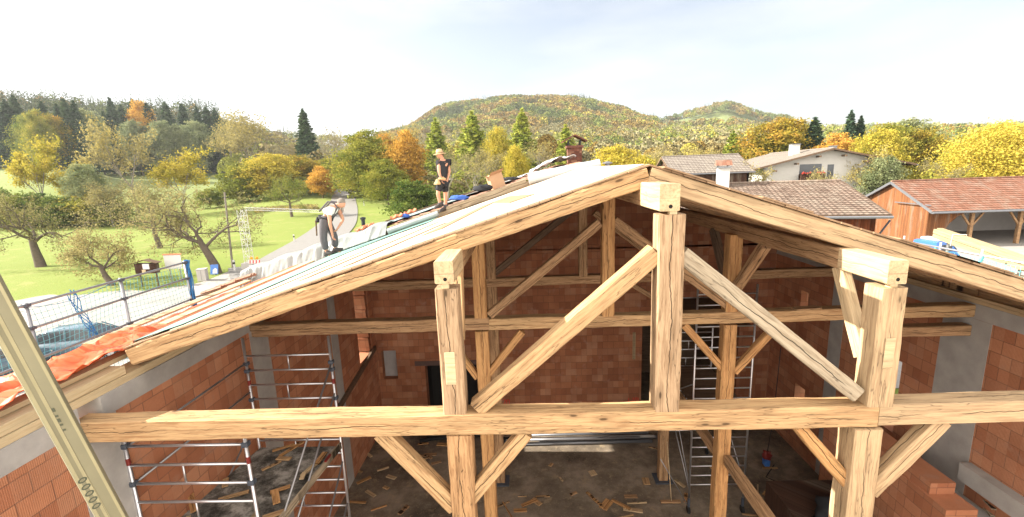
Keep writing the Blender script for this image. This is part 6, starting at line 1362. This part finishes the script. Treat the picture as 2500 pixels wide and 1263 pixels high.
# pipes in front of the back wall
for i,(z_,r_,x0,x1,mat) in enumerate(((.06,.055,-.6,4.0,'zinc'),(.17,.05,-.3,4.1,'render_grey'),(.07,.06,.2,4.2,'zinc'),(.20,.045,-.9,3.6,'galvanised'),(.31,.04,-.5,3.9,'zinc'))):
    y_=13.72+.11*(i%3); MB().tube([(x0,y_,FLOOR+z_),(x1,y_+.05,FLOOR+z_)],r_,10).build('pipe',mat,None,label=('lowest front pipe of the pile at the foot of the back wall','middle pipe, second layer, of the pile at the back wall','lowest rear pipe of the pile at the back wall','second-layer front pipe of the pile at the back wall','topmost pipe of the pile at the back wall')[i],cat='pipe',group='pipes piled along the back wall',mw=Matrix.Translation((x0,y_,FLOOR+z_)),smooth=True)
for i in range(3): MB().tube([(-3.9+.2*i,14.0+.2*i,FLOOR+.07),(-2.2,14.3,FLOOR+.10+.1*i),(-.7,14.0-.1*i,FLOOR+.06)],.06,8).build('hose','rubber',None,label=('leftmost','middle','rightmost')[i]+' of three thick black hoses lying left of the pipes by the back wall',cat='hose',group='black hoses by the back wall',mw=Matrix.Translation((-3,14,FLOOR)),smooth=True)
# broom
p=atz(1637,1228,FLOOR+.02); t=thing('broom','broom with a dark brush head leaning against the rear right post','broom',p); mw=WM[t.name]
MB().box((p.x-.27,p.y-.04,FLOOR+.03),(p.x+.27,p.y+.04,FLOOR+.09)).build('head','wood_brown',t,mw=mw); MB().box((p.x-.26,p.y-.03,FLOOR+.001),(p.x+.26,p.y+.03,FLOOR+.029)).build('bristles','rubber',t,mw=mw)
MB().tube([(p.x+.02,p.y,FLOOR+.09),(p.x+.02,p.y+.5,FLOOR+1.55)],.013,8).build('handle','wood_new',t,mw=mw,smooth=True)
# hanging power tool on cable
p=atz(1872,1115,FLOOR+.45); blob('chain_hoist','red and blue chain hoist hanging low near the right wall','hoist',p,(.13,.10,.18),'red_plastic',4,3); h_=bpy.data.objects['chain_hoist']
MB().box((p.x-.09,p.y-.1,p.z-.28),(p.x+.07,p.y+.08,p.z-.08)).build('lower_housing','truck_blue',h_,mw=WM['chain_hoist'],bevel=.02)
MB().tube([p+Vector((0,0,.1)),Vector((p.x+.1,p.y,p.z+1.2)),Vector((p.x+.15,p.y,-5.2))],.012,5).build('chain','metal_dark',h_,mw=WM['chain_hoist'])
cab=[atz(*q,FLOOR+.02) for q in ((1890,1135),(1870,1165),(1905,1180),(1925,1205),(1985,1190),(2010,1160))]
MB().tube(cab,.014,5).build('cable','rubber',None,label='thin black cable winding over the floor near the right wall',cat='cable',mw=Matrix.Translation(cab[0]),smooth=True)
# bags and red-handled tool beside the stub wall
p=atz(2190,1235,FLOOR+.05); p=aty(2185,1235,8.6); zb_=-7.3
MB().box((5.6,8.0,FLOOR),(7.2,9.8,-7.55)).build('pallet_stack','planks_dark',None,label='dark stacked pallets in the corner beside the brick stub wall',cat='pallet',mw=Matrix.Translation((6.4,9,FLOOR)))
blob('sack','dark green sack slumped beside the brick stub wall','sack',(6.55,8.6,-7.4),(.55,.4,.28),'black_cloth',6,2); blob('sack','pale green folded sack on top of the dark one','sack',(6.85,8.75,-7.05),(.35,.25,.10),plain('green_sack',(.16,.20,.15),.9),9,2)
a=aty(2205,1190,9.0); b=aty(2228,1207,8.8); t=thing('crowbar','steel bar with red ends beside the brick stub wall','crowbar',a); MB().tube([a,b],.015,6).build('bar','aluminium',t,mw=WM[t.name]); MB().tube([b,b+(b-a)*.25],.02,6).build('red_grip','red_plastic',t,mw=WM[t.name])
# planks and slats seen in the lower right opening under the storey band
for i in range(4):
    a=aty(2440,1190+i*17,7.6); timber('shelf_slat',(a.x-.1,8.0,a.z),(WR-.02,7.4,a.z),.1,.03,'wood_grey',None,ch=.002,wob=.001,label=('topmost','second','third','lowest')[i]+' of four grey slats below the concrete band at the lower right corner',cat='slat',group='grey slats at the lower right corner')
# small wall things
def decal(pts,mat,name,parent,label=None):
    pass
# red spray numbers low on the back wall
def strokes(px,py,y,h_,segs,name='spray_number'):
    o0=aty(px,py,y); mb=MB(); s_=h_
    for g_ in segs: mb.tube([Vector((o0.x+x*s_,y-.008,o0.z+z*s_)) for x,z in g_],.013,5)
    return mb.build(name,'paint_red',house,mw=Matrix.Translation(o0))
N1=[[(0,.5),(.12,1),(.12,0)]]; N7=[[(.3,1),(.75,1),(.45,0)]]; N0=[[(.9,.1),(.9,.9),(1.05,1),(1.25,.9),(1.25,.1),(1.05,0),(.9,.1)]]
strokes(1222,992,YB,.26,N1+N7+N0); strokes(1538,985,YB,.26,[[(-.2,0),(-.2,.8)]]+[[(.2,.2),(.5,.9),(.6,.1)],[(.75,.1),(.8,.9),(1.1,.8),(1.1,.1),(.8,.1)]])
a=atx(2035,1062,WR-.01); MB().tube([a,a+Vector((0,-.12,-.35)),a+Vector((0,.05,-.4))],.018,5).build('spray_mark','paint_red',house,mw=Matrix.Translation(a))
for (px,py,dx,dz_) in ((1548,845,.09,1.0),):
    a=aty(px,py,YB-.03); MB().box((a.x-.05,YB-.035,a.z-.5),(a.x+.05,YB-.003,a.z+.5)).build('wall_batten','wood_new',house,mw=Matrix.Translation(a))
# notch marks
a=aty(1085,640,4.85)
# wooden block lying on the middle tie beam
timber('wood_offcut',(5.05,YT2-.05,-2.775),(5.55,YT2+.0,-2.77),.18,.03,'wood_brown',None,ch=.002,wob=.001,label='flat wood block lying on the middle tie beam right of its post',cat='wood offcut')
a=aty(2225,803,8.5); timber('beam_stub',(WR-1.75,8.45,-3.28),(WR-.02,8.45,-3.28),.22,.20,'wood_brown',house,ch=.02,wob=.01)
# offcuts that would share a label are told apart by their place
for grp in (FG,OG):
    bk={}
    for o in COL.objects:
        if o.get('group')==grp: bk.setdefault(o['label'],[]).append(o)
    for lb,os_ in bk.items():
        if len(os_)>1:
            os_.sort(key=lambda o:WM[o.name].translation.x/WM[o.name].translation.y)
            wd={2:('left','right'),3:('leftmost','middle','rightmost')}.get(len(os_)) or ['%s from left'%w for w in ('first','second','third','fourth','fifth','sixth','seventh')][:len(os_)]
            for o,w_ in zip(os_,wd): o['label']=(w_+' '+lb)
# ============================================================ autumn haze
hz=MB().box((-4300,-30,-12),(4300,4300,260)); hm_=bpy.data.materials.new('haze'); hm_.use_nodes=True; nt=hm_.node_tree; nt.nodes.clear()
vo=nt.nodes.new('ShaderNodeVolumePrincipled'); vo.inputs['Color'].default_value=(.93,.96,1,1); vo.inputs['Density'].default_value=.00014; vo.inputs['Anisotropy'].default_value=.3; ou=nt.nodes.new('ShaderNodeOutputMaterial'); nt.links.new(vo.outputs[0],ou.inputs['Volume']); M['haze']=hm_
hz.build('haze','haze',kind='stuff',label='thin pale autumn haze softening the far hills',cat='haze')
